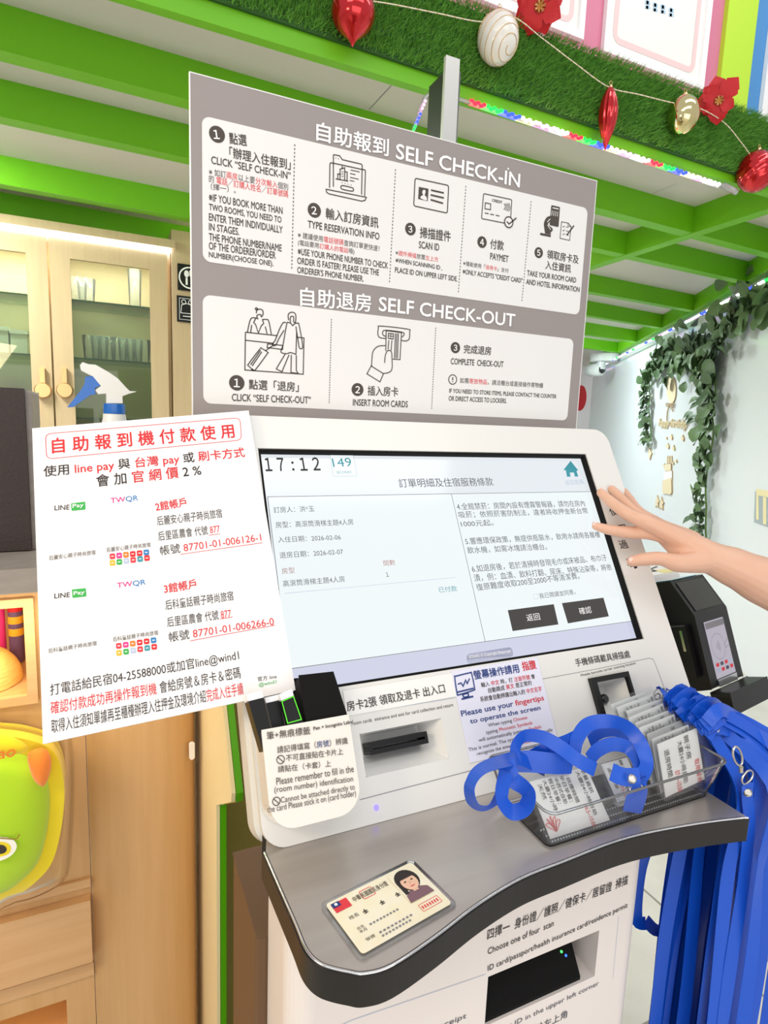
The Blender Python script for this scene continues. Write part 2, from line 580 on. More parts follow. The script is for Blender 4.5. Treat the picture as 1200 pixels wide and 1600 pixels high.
class Print:
    """lettering and drawings laid on frame F, n above it; one mesh per call of .part(name)"""
    def __init__(s, F, parent, n=0.0005):
        s.F, s.parent, s.n = F, parent, n
        s.cur = None

    def part(s, name, label=None):
        s.cur = MB()
        PRINTS.append((s.cur, name, s.parent, label))
        return s

    def text(s, pts, h, segs, bold=0.0, lift=0.0, ext=0.0, default='ink', shear=0.0):
        (x0, y0), (x1, y1) = pts
        if isinstance(segs, str):
            segs = [(segs, default)]
        body = ''.join(t for t, _ in segs)
        c = bpy.data.curves.new('t', 'FONT')
        c.body = body
        c.resolution_u = 3
        c.shear = shear
        cols = []
        for t, k in segs:
            if k not in cols:
                cols.append(k)
        for k in cols:
            c.materials.append(M[k])
        i = 0
        for t, k in segs:
            for ch in t:
                c.body_format[i].material_index = cols.index(k)
                i += 1
        o = bpy.data.objects.new('t', c)
        TCOL.objects.link(o)
        n = s.n + lift
        a, b = s.F.uv(x0, y0, n), s.F.uv(x1, y1, n)
        wd = np.linalg.norm(b - a)
        d = (b - a) / wd
        up = np.array([-d[1], d[0]])
        mid = (a + b) / 2
        e = 0.002
        q = (proj(s.F.p(*(mid + up * e), n)) - proj(s.F.p(*mid, n)))
        hh = h / np.linalg.norm(q) * e
        PENDING.append((o, s.cur, s.F, n, a, d, up, wd, hh, cols, ext, bold))

    def textuv(s, u, v, wd, hh, segs, ang=0.0, bold=0.0, default='ink', lift=0.0):
        """same with surface coordinates in metres"""
        if isinstance(segs, str):
            segs = [(segs, default)]
        c = bpy.data.curves.new('t', 'FONT')
        c.body = ''.join(t for t, _ in segs)
        c.resolution_u = 2
        cols = [k for _, k in segs]
        for k in cols:
            c.materials.append(M[k])
        i = 0
        for j, (t, k) in enumerate(segs):
            for ch in t:
                c.body_format[i].material_index = j
                i += 1
        o = bpy.data.objects.new('t', c)
        TCOL.objects.link(o)
        d = np.array([math.cos(ang), math.sin(ang)])
        PENDING.append((o, s.cur, s.F, s.n + lift, np.array([u, v]), d, np.array([-d[1], d[0]]), wd, hh, cols, 0.0, bold))

    def uvs(s, pts, lift=0.0):
        return [s.F.uv(x, y, s.n + lift) for x, y in pts]

    def fill(s, pts, mat, lift=0.0):
        s.filluv(s.uvs(pts, lift), mat, lift)

    def filluv(s, uv, mat, lift=0.0):
        k = len(uv)
        ca = sum(uv[i][0] * uv[(i + 1) % k][1] - uv[(i + 1) % k][0] * uv[i][1] for i in range(k))
        if ca < 0:
            uv = uv[::-1]
        s.cur.poly([s.F.p(u, v, s.n + lift) for u, v in uv], mat)

    def lineuv(s, uv, w, mat, closed=False, lift=0.0):
        """stroke of width w with mitred joints"""
        n = s.n + lift
        q = [np.asarray(uv[0], float)]
        for p in uv[1:]:
            p = np.asarray(p, float)
            if np.linalg.norm(p - q[-1]) > 1e-6:
                q.append(p)
        if closed and np.linalg.norm(q[0] - q[-1]) < 1e-6:
            q.pop()
        k = len(q)
        if k < 2:
            return
        L_, R_ = [], []
        for i in range(k):
            a = q[i - 1] if (i or closed) else None
            c = q[(i + 1) % k] if (i < k - 1 or closed) else None
            d0 = nrm(q[i] - a) if a is not None else nrm(c - q[i])
            d1 = nrm(c - q[i]) if c is not None else d0
            t = d0 + d1
            if np.linalg.norm(t) < 0.2:
                t = d0
            t = nrm(t)
            m = np.array([-t[1], t[0]])
            f_ = min(1.0 / max(m @ np.array([-d0[1], d0[0]]), 0.4), 2.0) * w / 2
            L_.append(q[i] + m * f_)
            R_.append(q[i] - m * f_)
        pts = [s.F.p(*p, n) for p in L_] + [s.F.p(*p, n) for p in R_]
        fs = [(k + i, k + (i + 1) % k, (i + 1) % k, i) for i in range(k if closed else k - 1)]
        s.cur.add(pts, fs, mat)

    def line(s, pts, w, mat='ink', closed=False, lift=0.0):
        s.lineuv(s.uvs(pts, lift), w, mat, closed, lift)

    def dots(s, p0, p1, w, mat='ink', num=40):
        a, b = s.uvs([p0, p1])
        for i in range(num):
            t0, t1 = i / num, (i + 0.5) / num
            s.lineuv([a + (b - a) * t0, a + (b - a) * t1], w, mat)

    def disc(s, c, r, mat, lift=0.0, seg=24):
        """r in photo pixels, measured upright on the surface"""
        a, b = s.uvs([c, (c[0], c[1] - r)], lift)
        R = np.linalg.norm(b - a)
        s.filluv(circle(a[0], a[1], R, seg), mat, lift)

    def ring(s, c, r, w, mat, lift=0.0, seg=24):
        a, b = s.uvs([c, (c[0], c[1] - r)], lift)
        s.lineuv(circle(a[0], a[1], np.linalg.norm(b - a), seg), w, mat, True, lift)

    def rr(s, pts, rad, w, mat):
        """rounded rectangle outline from its four corners"""
        q = s.uvs(pts)
        out = []
        for i in range(4):
            p, a, b = q[i], q[i - 1], q[(i + 1) % 4]
            pa, pb = p + nrm(a - p) * rad, p + nrm(b - p) * rad
            out += [(1 - t) ** 2 * pa + 2 * t * (1 - t) * p + t * t * pb for t in (0, .25, .5, .75, 1)]
        if w:
            s.lineuv(out, w, mat, True)
        else:
            s.filluv(out, mat)


def flush_prints():
    bpy.context.view_layer.update()
    dg = bpy.context.evaluated_depsgraph_get()
    for o, mb, F, n, a, d, up, wd, hh, cols, ext, bold in PENDING:
        if ext:
            o.data.extrude = 0.05
    if any(p[-2] for p in PENDING):
        bpy.context.view_layer.update()
        dg = bpy.context.evaluated_depsgraph_get()
    for o, mb, F, n, a, d, up, wd, hh, cols, ext, bold in PENDING:
        ev = o.evaluated_get(dg)
        me = ev.to_mesh()
        k = len(me.vertices)
        if k:
            co = np.empty(k * 3)
            me.vertices.foreach_get('co', co)
            co = co.reshape(-1, 3)
            lo, hi = co.min(0), co.max(0)
            gw, gh = hi[0] - lo[0], hi[1] - lo[1]
            a0 = a
            if o.data.body.strip() in tuple('0123456789１２３４５'):
                # one character keeps its own proportions, centred on its place
                w1 = hh * gw / gh
                a0 = a + d * (wd - w1) / 2
                wd = w1
            x0_ = (co[:, 0] - lo[0]) / gw * wd
            y0_ = (co[:, 1] - lo[1]) / gh * hh
            e = bold * 0.8
            sh = [(0, 0)] if not bold else [(-e, 0), (e, 0), (0, -e), (0, e)]
            pgs = [(tuple(pg.vertices), mb.mi(cols[min(pg.material_index, len(cols) - 1)])) for pg in me.polygons]
            z = n + (co[:, 2] - lo[2]) / 0.1 * ext if ext else np.full(k, n)
            for q, (ex, ey) in enumerate(sh):
                x, y = x0_ + ex / gw * wd, y0_ + ey / gh * hh
                uv = a0[None] + x[:, None] * d[None] + y[:, None] * up[None]
                zz = z + 0.00001 * q
                P = F.O[None] + uv[:, :1] * F.U[None] + uv[:, 1:] * F.V[None] + zz[:, None] * F.N[None]
                b = len(mb.v)
                mb.v += [tuple(p) for p in P.tolist()]
                for vs, mi_ in pgs:
                    mb.f.append(tuple(b + i for i in vs))
                    mb.m.append(mi_)
                    mb.s.append(False)
        ev.to_mesh_clear()
    for o in list(TCOL.objects):
        c = o.data
        bpy.data.objects.remove(o)
        bpy.data.curves.remove(c)
    bpy.data.collections.remove(TCOL)
    for mb, name, parent, label in PRINTS:
        if mb.v:
            mb.build(name, parent, label=label)
# ------------------------------------------------------------------ the room
def structure(mb, name, **k):
    return mb.build(name, kind='structure', **k)


def floor_material():
    m = M['floor']
    nt = m.node_tree
    b = nt.nodes['Principled BSDF']
    tc = nt.nodes.new('ShaderNodeTexCoord')
    br = nt.nodes.new('ShaderNodeTexBrick')
    br.offset = 0.0
    br.inputs['Scale'].default_value = 1.0
    br.inputs['Brick Width'].default_value = 0.6
    br.inputs['Row Height'].default_value = 0.6
    br.inputs['Mortar Size'].default_value = 0.004
    br.inputs['Mortar'].default_value = lin('#8d8a84')
    old = b.inputs['Base Color'].links[0].from_socket
    nt.links.new(tc.outputs['Object'], br.inputs['Vector'])
    nt.links.new(old, br.inputs['Color1'])
    nt.links.new(old, br.inputs['Color2'])
    nt.links.new(br.outputs['Color'], b.inputs['Base Color'])


floor_material()
ZB, ZC = 2.25, 2.362          # underside of the beams, underside of the loft floor
wa, wb = at_z(968, 556, 2.23), at_z(1200, 436, 2.23)
wd_ = nrm((wb - wa) * np.array([1, 1, 0]))
WF = Frame((wb[0], wb[1], 0), wd_, (0, 0, 1))      # right wall, u towards the viewer's right


def wall_x(y):
    t = (y - wb[1]) / wd_[1]
    return wb[0] + wd_[0] * t


mb = MB()
mb.box(FLOOR, -5, 9, -2.5, 7.7, -0.05, 0, 'floor')
structure(mb, 'floor')
mb = MB()
fu = WF.uv(922, 640)[0]
mb.box(WF, fu, 2.3, 0, ZC, -0.08, 0, 'wall')
structure(mb, 'wall_right')
mb = MB()
mb.box(front(7.6), -5, 9, 0, 3.2, -0.08, 0, 'wall_back')
structure(mb, 'wall_far')
mb = MB()
mb.box(front(3.80), -5, 1.5, 0, ZC, -0.08, 0, 'wall_back')
structure(mb, 'wall_cabinet')
mb = MB()
mb.prism(FLOOR, [(-5, 1.63), (wall_x(1.63) + .3, 1.63), (wall_x(7.6) + .3, 7.6), (-5, 7.6)], ZC, ZC + 0.1, 'ceiling')
structure(mb, 'ceiling')
# joints between the ceiling boards
mb = MB()
for a, b in (((617, 128), (577, 171)), ((1058, 287), (1020, 302))):
    p, q = at_z(*a, ZC - .001), at_z(*b, ZC - .001)
    d = nrm(q - p)
    s_ = np.cross(d, (0, 0, 1)) * 0.0012
    mb.poly([p - s_, p + s_, q + s_, q - s_], 'inkgrey')
structure(mb, 'trim_1')


def beam(name, a, b, x0, x1, w=0.06, z0=None, dy=0.0):
    """joist whose lower front edge runs through two ceiling points"""
    z0 = ZB if z0 is None else z0
    s_ = (b[1] - a[1]) / (b[0] - a[0])
    y0, y1 = a[1] + s_ * (x0 - a[0]), a[1] + s_ * (x1 - a[0])
    m = MB()
    m.prism(FLOOR, [(x0, y0), (x1, y1), (x1, y1 + w), (x0, y0 + w)], z0, ZC, 'green')
    structure(m, name)


P_ = lambda x, y: at_z(x, y, ZB)
a, b = P_(0, 78), P_(935, 325)
beam('trim_2', a, b, -4, wall_x(2.1) - .02)
a, b = P_(0, 182), P_(1186.7, 444)
beam('trim_3', a, b, -4, wall_x(2.5) - .02)
a, b = P_(0, 287), P_(935, 458)
beam('trim_4', a, b, -4, wall_x(3.2) - .02)
a, b = P_(0, 338), P_(920, 493)
beam('trim_5', a, b, -4, 1.45)
beam('trim_6', a, b, 1.55, wall_x(3.85) - .02)
a = P_(912, 522)
beam('trim_7', a, a + np.array([1, .06, 0]), 1.55, wall_x(4.6) - .02)
a = P_(908, 543)
beam('trim_8', a, a + np.array([1, .06, 0]), 1.55, wall_x(5.3) - .02)
# cross beam running away from the viewer and the ledger along the right wall
a, b = P_(924, 415), P_(1163, 337)
mb = MB()
sx = (a[0] - b[0]) / (a[1] - b[1])
xx = lambda y: b[0] + sx * (y - b[1])
mb.prism(FLOOR, [(xx(1.66), 1.66), (xx(1.66) + .06, 1.66), (xx(7.4) + .06, 7.4), (xx(7.4), 7.4)], ZB - .003, ZC, 'green')
structure(mb, 'trim_9')
mb = MB()
mb.box(WF, fu, 1.2, ZB, ZC, 0.001, 0.06, 'green')
structure(mb, 'trim_10')
# fascia board of the loft and the upper wall above it
YF = 1.61
FF = front(YF)
mb = MB()
mb.box(FF, -4, wall_x(YF) - .02, ZB, 2.487, -0.03, 0, 'green')
structure(mb, 'trim_11')
mb = MB()
mb.box(FLOOR, -4, 4.5, YF + .03, 2.05, ZC + .1005, 2.466, 'ceiling')
structure(mb, 'trim_12')
YP = 1.92
FP = front(YP)
u1 = FP.uv(1120, 120)[0]
mb = MB()
mb.box(FP, -3.5, u1, 2.467, 4.4, -0.05, 0, 'pink')
structure(mb, 'wall_upper_pink')
u2 = FP.uv(1168, 100)[0]
mb = MB()
mb.box(FP, u1, u2, 2.467, 4.4, -0.05, 0.02, 'lime_wall')
structure(mb, 'wall_upper_lime')
mb = MB()
mb.box(FP, u2, u2 + 1.5, 2.467, 4.4, -0.05, 0, 'blue_wall')
structure(mb, 'wall_upper_blue')

# ------------------------------------------------------------------ certificates on the upper wall
def certificate(px, label, mats, n=0.02):
    q = [FP.uv(x, y) for x, y in px]
    u0, u1_ = (q[0][0] + q[3][0]) / 2, (q[1][0] + q[2][0]) / 2
    v0 = (q[2][1] + q[3][1]) / 2
    v1 = v0 + (u1_ - u0) * 0.78
    t = thing('framed_certificate', FP.p((u0 + u1_) / 2, v0, 0.01), label, 'picture', 'framed certificates on the upper wall')
    fr, mat_, pap = MB(), MB(), MB()
    w = (u1_ - u0) * 0.05
    fr.prism(FP, [(u0, v0), (u1_, v0), (u1_, v1), (u0, v1)], 0.001, n, mats[0],
             [[(u0 + w, v0 + w), (u1_ - w, v0 + w), (u1_ - w, v1 - w), (u0 + w, v1 - w)]])
    fr.build('frame', t)
    pap.box(FP, u0 + w * .9, u1_ - w * .9, v0 + w * .9, v1 - w * .9, 0.001, 0.006, 'paper')
    pap.build('certificate_paper', t)
    pr = Print(FP, t, 0.007).part('printed_border')
    e = 2.2 * w
    pr.lineuv(rrect(u0 + e, v0 + e, u1_ - e, v1 - e, .03), w * .8, 'pinkborder', True)
    pr.part('printed_heading')
    return t, pr, (u0, u1_, v0, v1, w)


M['pinkborder'] = mk('pale_pink_print', '#f6d3d3', 0.6)
t, pr, (u0, u1_, v0, v1, w) = certificate([(948, -60), (1108, -10), (1094, 144), (938, 84)],
                                          'white framed certificate with pale pink border above the garland, the whole lower half in view',
                                          ('inkwhite',))
M['inksky'] = mk('sky_blue_print', '#b4d3ea', 0.6)
for i, (x, y) in enumerate([(1008, 8), (1020, 12), (1032, 15), (1045, 20)]):
    pr.line([(x, y - 5), (x + 8, y - 3)], .012, 'inksky')
    pr.line([(x + 4, y - 8), (x + 3, y + 6)], .012, 'inksky')
    pr.line([(x, y + 3), (x + 8, y + 4)], .010, 'inksky')
certificate([(700, -120), (912, -60), (910, 66), (765, 14)],
            'white framed certificate partly behind the upper red poinsettia, cut by the photo top', ('inkwhite',))
certificate([(1192, 60), (1330, 100), (1310, 260), (1188, 186)],
            'white framed certificate on the blue wall strip at the right edge', ('inkwhite',))

# ------------------------------------------------------------------ turf band on the fascia
rnd = random.Random(5)
tb = MB()
zt = lambda x: 2.293 - 0.012 * (x - .5)          # ragged lower edge
ztop = 2.492
tb.prism(FF, [(-.7, zt(-.7)), (2.75, zt(2.75)), (2.75, ztop - .012), (-.7, ztop - .012)], 0.001, 0.010, 'turfbase')
turf = tb.build('artificial_grass_strip', label='strip of green artificial grass fixed along the loft edge behind the christmas ornaments', cat='artificial grass')
bl = MB()
V_, F_ = [], []
for i in range(54000):
    x = rnd.uniform(-0.65, 2.7)
    z = rnd.uniform(zt(x) + .0 + .012 * rnd.random(), ztop)
    L = rnd.uniform(.016, .030)
    ang = rnd.uniform(0, 6.28)
    lean = rnd.uniform(.15, .9)
    d = np.array([math.cos(ang) * lean, -1.0, math.sin(ang) * lean + .25])
    d = d / np.linalg.norm(d) * L
    w = .0015
    a2 = rnd.uniform(0, 6.28)
    q = np.array([math.cos(a2) * w, 0, math.sin(a2) * w])
    p = np.array([x, YF - .009, z])
    k = len(V_)
    V_ += [p - q, p + q, p + d]
    F_.append((k, k + 1, k + 2))
bl.add(V_, F_, 'turf')
bl.build('grass_pile', turf, kind='stuff')
# ------------------------------------------------------------------ wall cabinet with glass doors
YC = 3.3
FC = front(YC)
c_u = lambda x, y: FC.uv(x, y)[0]
c_v = lambda x, y: FC.uv(x, y)[1]
dr0, dr1 = c_u(80, 480), c_u(262, 480)
dw = dr1 - dr0
dl1 = c_u(77, 480)
dl0 = dl1 - dw
ctop = c_v(262, 396)
cbot = 0.95
cab_u0, cab_u1 = dl0 - .02, c_u(268, 500)
cab = thing('wall_cabinet', (0.5 * (cab_u0 + cab_u1), YC + .2, cbot), 'tall pale wood cabinet with two glass doors and an LED strip on top', 'cabinet')
mb = MB()
D0, D1 = -0.38, -0.03
mb.box(FC, cab_u0, cab_u1, cbot, ctop + .02, D0, D0 + .015, 'cabback')
for u in (cab_u0, cab_u1 - .018):
    mb.box(FC, u, u + .018, cbot, ctop + .02, D0 + .015, D1, 'palewood')
mb.box(FC, cab_u0 + .018, cab_u1 - .018, cbot, cbot + .02, D0 + .015, D1, 'palewood')
mb.box(FC, cab_u0 + .018, cab_u1 - .018, ctop, ctop + .02, D0 + .015, D1, 'palewood')
mb.box(FC, 0.5 * (dl1 + dr0) - .01, 0.5 * (dl1 + dr0) + .01, cbot + .02, ctop, D0 + .015, D1, 'palewood')
mb.build('carcass', cab)
mb = MB()
cv0, cv1 = c_v(0, 351) , c_v(0, 340)
mb.box(FC, cab_u0, cab_u1 + .02, ctop + .022, ctop + .06, -0.03, 0.03, 'palewood')
mb.build('cornice', cab)
emis('ledwhite', '#f2f6ff', 9.0)
mb = MB()
mb.box(FC, cab_u0, cab_u1, ctop + .006, ctop + .022, -0.02, 0.012, 'ledwhite')
mb.build('led_strip', cab)
gl0, gl1 = c_u(112, 480), c_u(236, 560)
gt = c_v(170, 412)
for (u0, u1, g0, g1) in ((dl0, dl1, dl0 + (dr1 - gl1), dl1 - (gl0 - dr0)), (dr0, dr1, gl0, gl1)):
    mb = MB()
    mb.prism(FC, [(u0, cbot), (u1, cbot), (u1, ctop - .004), (u0, ctop - .004)], -0.022, 0, 'palewood',
             [[(g0, cbot + .09), (g1, cbot + .09), (g1, gt), (g0, gt)]])
    d = mb.build('door', cab, bevel=.002)
    mb = MB()
    mb.box(FC, g0 - .004, g1 + .004, cbot + .086, gt + .004, -0.013, -0.009, 'glass')
    mb.build('glass_pane', d)
    hx = (67, 600) if u0 == dl0 else (101, 600)
    hu, hv = FC.uv(*hx)
    mb = MB()
    mb.box(FC, hu - .011, hu + .011, hv - .01, hv + .075, 0.012, 0.02, 'gold')
    mb.box(FC, hu - .011, hu + .011, hv + .055, hv + .075, 0.0, 0.012, 'gold')
    mb.lathe(FC, [(.033, .008), (.036, .012), (.036, .02), (.032, .026)], 'gold', 20, hu, hv - .03)
    mb.build('handle', d)
area('cabinet_fill_light', (0.5 * (dr0 + dr1), YC + .1, ctop - .01), (0.5 * (dr0 + dr1), YC + .2, 1.0), .9, .04, 9.0)  # fill lamps added inside the cabinet to brighten its dark interior
area('cabinet_fill_light', (0.5 * (dl0 + dl1), YC + .1, ctop - .01), (0.5 * (dl0 + dl1), YC + .2, 1.0), .4, .04, 5.0)
# glass shelves
for y in (477, 565, 656):
    v = c_v(233, y)
    mb = MB()
    mb.box(FC, cab_u0 + .02, cab_u1 - .02, v - .008, v, D0 + .016, D1 - .03, 'glassedge')
    sh_ = mb.build('shelf', cab)
    mb = MB()
    mb.box(FC, cab_u0 + .02, cab_u1 - .02, v - .008, v, D1 - .0295, D1 - .028, 'shelfedge')
    mb.build('front_edge', sh_, label='green glass edge')


def tumbler(p, r, h, label, group='glasses in the wall cabinet', name='drinking_glass'):
    F = Frame(p, (1, 0, 0), (0, 1, 0))
    mb = MB()
    mb.lathe(F, [(r * .8, 0), (r, h), (r * .94, h), (r * .76, .006)], 'cup', 20, ridges=10, depth=.06)
    return mb.build(name, label=label, cat='glass', group=group)


sv = {k: c_v(233, k) for k in (477, 565, 656)}
proto = None
for k, xs in ((565, (143, 156, 168, 186, 198, 210, 222)), (477, (125, 138))):
    for x in xs:
        p = at_y(x, 540, YC + .17)
        q = (p[0], YC + .17, sv[k] + .001)
        lab = 'clear tumbler in the row on the middle shelf behind the right cabinet door' if k == 565 else 'clear tumbler on the top shelf behind the right cabinet door'
        gname = 'tumblers on the middle shelf' if k == 565 else 'tumblers on the top shelf'
        if proto is None:
            proto = tumbler(q, .045, .12, lab, gname)
            pq = np.array(q)
        else:
            c = copy_tree(proto, None, np.array(q) - pq)
            c['label'] = lab
            c['group'] = gname
p = at_y(211, 470, YC + .2)
tumbler((p[0], YC + .2, sv[477] + .001), .035, .2, 'tall narrow glass at the right end of the top cabinet shelf', name='tall_glass', group=None)
# white boxes behind the left door
for i, (x0, x1, hh) in enumerate(((-6, 14, .11), (17, 43, .10))):
    a, b = at_y(x0, 545, YC + .18), at_y(x1, 548, YC + .18)
    mb = MB()
    F = front(YC + .18)
    mb.box(F, a[0], b[0], sv[565] + .001, sv[565] + hh, -0.08, 0, 'inkwhite')
    bx = mb.build('white_box', label=('white box at the photo edge on the cabinet shelf behind the left door', 'wider white box beside the left door frame on the cabinet shelf')[i], cat='box', bevel=.004)
    mb = MB()
    mb.box(F, a[0] - .004, b[0] + .004, sv[565] + hh + .0005, sv[565] + hh + .02, -0.084, 0.004, 'inkwhite')
    mb.build('lid', bx)
# wooden wall panel right of the cabinet with the two black door plates
mb = MB()
pu0 = cab_u1 + .004
mb.box(FC, pu0, pu0 + .9, 0, ZB - .01, -0.3, 0, 'palewood')
mb.build('trim_13', kind='structure')
for (px, lab, nm) in (([(277, 411), (318, 418), (318, 458), (277, 453)], 'black square plate with a round spoon and fork symbol beside the cabinet', 'cutlery_sign'),
                      ([(276, 461), (318, 467), (318, 508), (277, 501)], 'black square plate with a white line figure symbol, lower one beside the cabinet', 'notice_plate')):
    q = [FC.uv(*p) for p in px]
    u0, u1 = q[0][0], q[1][0]
    v0, v1 = (q[3][1] + q[2][1]) / 2, (q[0][1] + q[1][1]) / 2
    mb = MB()
    mb.box(FC, u0, u1, v0, v1, 0.0005, 0.008, 'black')
    o = mb.build(nm, label=lab, cat='sign')
    pr = Print(FC, o, .0085).part('symbol')
    cu, cv = u0 + .078, (v0 + v1) / 2
    if nm == 'cutlery_sign':
        pr.lineuv(circle(cu - .02, cv, .05), .007, 'inkwhite', True)
        pr.filluv(circle(cu - .035, cv + .018, .012, 14, .017), 'inkwhite')
        pr.lineuv([(cu - .035, cv), (cu - .035, cv - .035)], .01, 'inkwhite')
        pr.lineuv([(cu - .008, cv + .01), (cu - .008, cv - .035)], .01, 'inkwhite')
        for k in (-.011, 0, .011):
            pr.lineuv([(cu - .008 + k, cv + .036), (cu - .008 + k, cv + .01)], .005, 'inkwhite')
        pr.lineuv([(cu - .02, cv + .01), (cu + .004, cv + .01)], .006, 'inkwhite')
    else:
        pr.lineuv([(u0 + .012, v0 + .012), (u1 - .012, v0 + .012), (u1 - .012, v1 - .012), (u0 + .012, v1 - .012)], .002, 'inkwhite', True)
        for k in (-.045, -.012):
            pr.lineuv(circle(cu + k, cv + .035, .010, 14), .003, 'inkwhite', True)
        pr.lineuv([(cu - .06, cv - .02), (cu - .055, cv + .02), (cu - .03, cv + .028), (cu, cv + .02), (cu + .006, cv - .02)], .003, 'inkwhite', True)
        pr.lineuv([(cu - .05, cv - .035), (cu, cv - .035)], .004, 'inkwhite')

# ------------------------------------------------------------------ reception counter
YK = 0.95
FK = front(YK)
k_u = lambda x, y: FK.uv(x, y)[0]
k_v = lambda x, y: FK.uv(x, y)[1]
ct = k_v(30, 886)              # top of the stone
cs = k_v(30, 924)              # underside of the stone
kc = k_u(139, 1300)            # corner where the plain end begins
ke = 0.1195
kl = -0.75
ctr = thing('reception_counter', (-.2, 1.3, 0), 'oak reception counter with grey stone top, lit niche and drawer', 'counter')
mb = MB()
mb.prism(FLOOR, [(kl, YK - .012), (ke - .05, YK - .012), (ke - .015, YK + .005), (ke, YK + .05), (ke, 1.75), (kl, 1.75)], cs, ct, 'stone')
mb.build('worktop', ctr, bevel=.003)
n1 = (k_u(41, 1010), k_v(0, 948), k_v(0, 1088))     # right edge, top, bottom of the upper niche
n2 = (k_u(105, 1590), k_v(60, 1576), .30)
mb = MB()
cs0 = cs - .0005
mb.prism(FK, [(kl, 0), (kc, 0), (kc, cs0), (kl, cs0)], -0.018, 0, 'wood',
         [[(kl + .1, n1[2]), (n1[0], n1[2]), (n1[0], n1[1]), (kl + .1, n1[1])],
          [(kl + .1, n2[2]), (n2[0], n2[2]), (n2[0], n2[1]), (kl + .1, n2[1])]])
mb.build('front_panel', ctr)
mb = MB()
R_ = .05
ol = [(kc + .001, YK - .001)] + [(ke - R_ + R_ * math.sin(a), YK - .001 + R_ - R_ * math.cos(a)) for a in np.linspace(0, math.pi / 2, 10)] + [(ke, 1.70), (kc + .001, 1.70)]
mb.prism(FLOOR, ol, 0, cs0, 'wood', smooth=True)
mb.build('rounded_end', ctr)
# raised frame round the upper niche
mb = MB()
fw_ = k_u(57, 1010) - n1[0]
mb.prism(FK, [(kl + .06, n1[2] - fw_), (n1[0] + fw_, n1[2] - fw_), (n1[0] + fw_, n1[1] + .012), (kl + .06, n1[1] + .012)], 0.0005, 0.012, 'woodh',
         [[(kl + .1, n1[2]), (n1[0], n1[2]), (n1[0], n1[1]), (kl + .1, n1[1])]])
mb.build('niche_frame', ctr, bevel=.002)
for (r, t_, b_, nm) in ((n1[0], n1[1], n1[2], 'niche_box'), (n2[0], n2[1], n2[2], 'niche_box')):
    mb = MB()
    dp = -0.2
    mb.box(FK, kl + .1, r + .003, b_ - .012, b_, dp, -0.0185, 'woodh')
    mb.box(FK, kl + .1, r + .003, t_, t_ + .012, dp, -0.0185, 'woodh')
    mb.box(FK, r + .003, r + .015, b_ - .012, t_ + .012, dp, -0.0185, 'woodh')
    mb.box(FK, kl + .1, r + .003, b_, t_, dp, dp + .01, 'woodh')
    mb.build(nm, ctr)
emis('ledwarm', '#ffd98a', 4.5)
mb = MB()
mb.box(FK, kl + .1, n1[0] - .004, n1[1] - .008, n1[1] - .002, -0.04, -0.022, 'ledwarm')
mb.build('niche_light', ctr)
mb = MB()
mb.box(FK, kl + .1, n2[0] - .004, n2[1] - .008, n2[1] - .002, -0.04, -0.022, 'ledwarm')
mb.build('niche_light', ctr)
# drawer front, set proud of the panel
v1, v0 = k_v(70, 1414), k_v(70, 1513)
mb = MB()
mb.box(FK, kl + .05, kc - .001, v0, v1, 0.0005, 0.016, 'woodh')
mb.build('drawer', ctr, bevel=.0015)
mb = MB()
mb.box(FK, kl, kc, v1 + .016, v1 + .03, 0.0005, 0.006, 'woodh')
mb.box(FK, kl, kc, v0 - .035, v0 - .012, 0.0005, 0.004, 'woodh')
mb.build('moulding', ctr)
area('counter_strip_light', (-0.3, YK - .06, cs - .01), (-0.3, YK + .06, 0.6), 0.5, 0.03, 0.9, (1, .82, .5))
# things in the lit niche
FN = front(YK + .13)
for i, (x0, x1, col, lab) in enumerate(((-8, 10, 'inkmagenta', 'pink and green bottle at the left edge of the lit niche'),
                                         (14, 38, 'purple', 'bottle with white cap and purple label standing in the lit niche'))):
    a, b = FN.uv(x0, 1000)[0], FN.uv(x1, 1000)[0]
    F = Frame((.5 * (a + b), YK + .13, n1[2] + .001), (1, 0, 0), (0, 1, 0))
    r = (b - a) / 2
    mb = MB()
    mb.lathe(F, [(r * .9, 0), (r, .004), (r, .10), (r * .8, .11)], col, 20)
    o = mb.build('bottle', label=lab, cat='bottle')
    mb = MB()
    mb.lathe(F, [(r * .95, .1105), (r * .7, .125), (r * .5, .14), (r * .48, .15)], 'inkwhite', 20)
    mb.build('cap', o)
    if i:
        mb = MB()
        for k in range(3):
            z0 = .085 - .02 * k
            mb.lathe(F, [(r * 1.01, z0), (r * 1.015, z0 + .012)], 'inkyellow' if k else 'inkred', 20, cap=False)
        mb.build('printed_bands', o)
p = FN.uv(-5, 1075)
F = Frame((p[0] - .01, YK + .06, n1[2] + .001), (1, 0, 0), (0, 1, 0))
mb = MB()
mb.lathe(F, [(.058 * math.cos(a), .055 * math.sin(a)) for a in np.linspace(0, 1.5, 10)], 'straw', 36, ridges=36, depth=.03)
mb.build('straw_hat', label='yellow straw hat lying in the lit niche below the bottles', cat='hat')
# fixed plate and small knob mark on the plain end
mb = MB()
F = Frame((ke - .022, YK + .004, 0), (1, .35, 0), (0, 0, 1))
q = F.uv(299, 1172)
mb.prism(F, rrect(q[0] - .004, q[1] - .015, q[0] + .004, q[1] + .015, .003), 0.0, 0.004, 'inkwhite')
mb.build('wall_hook_plate', label='small white hook plate on the rounded end of the wooden counter', cat='hook')

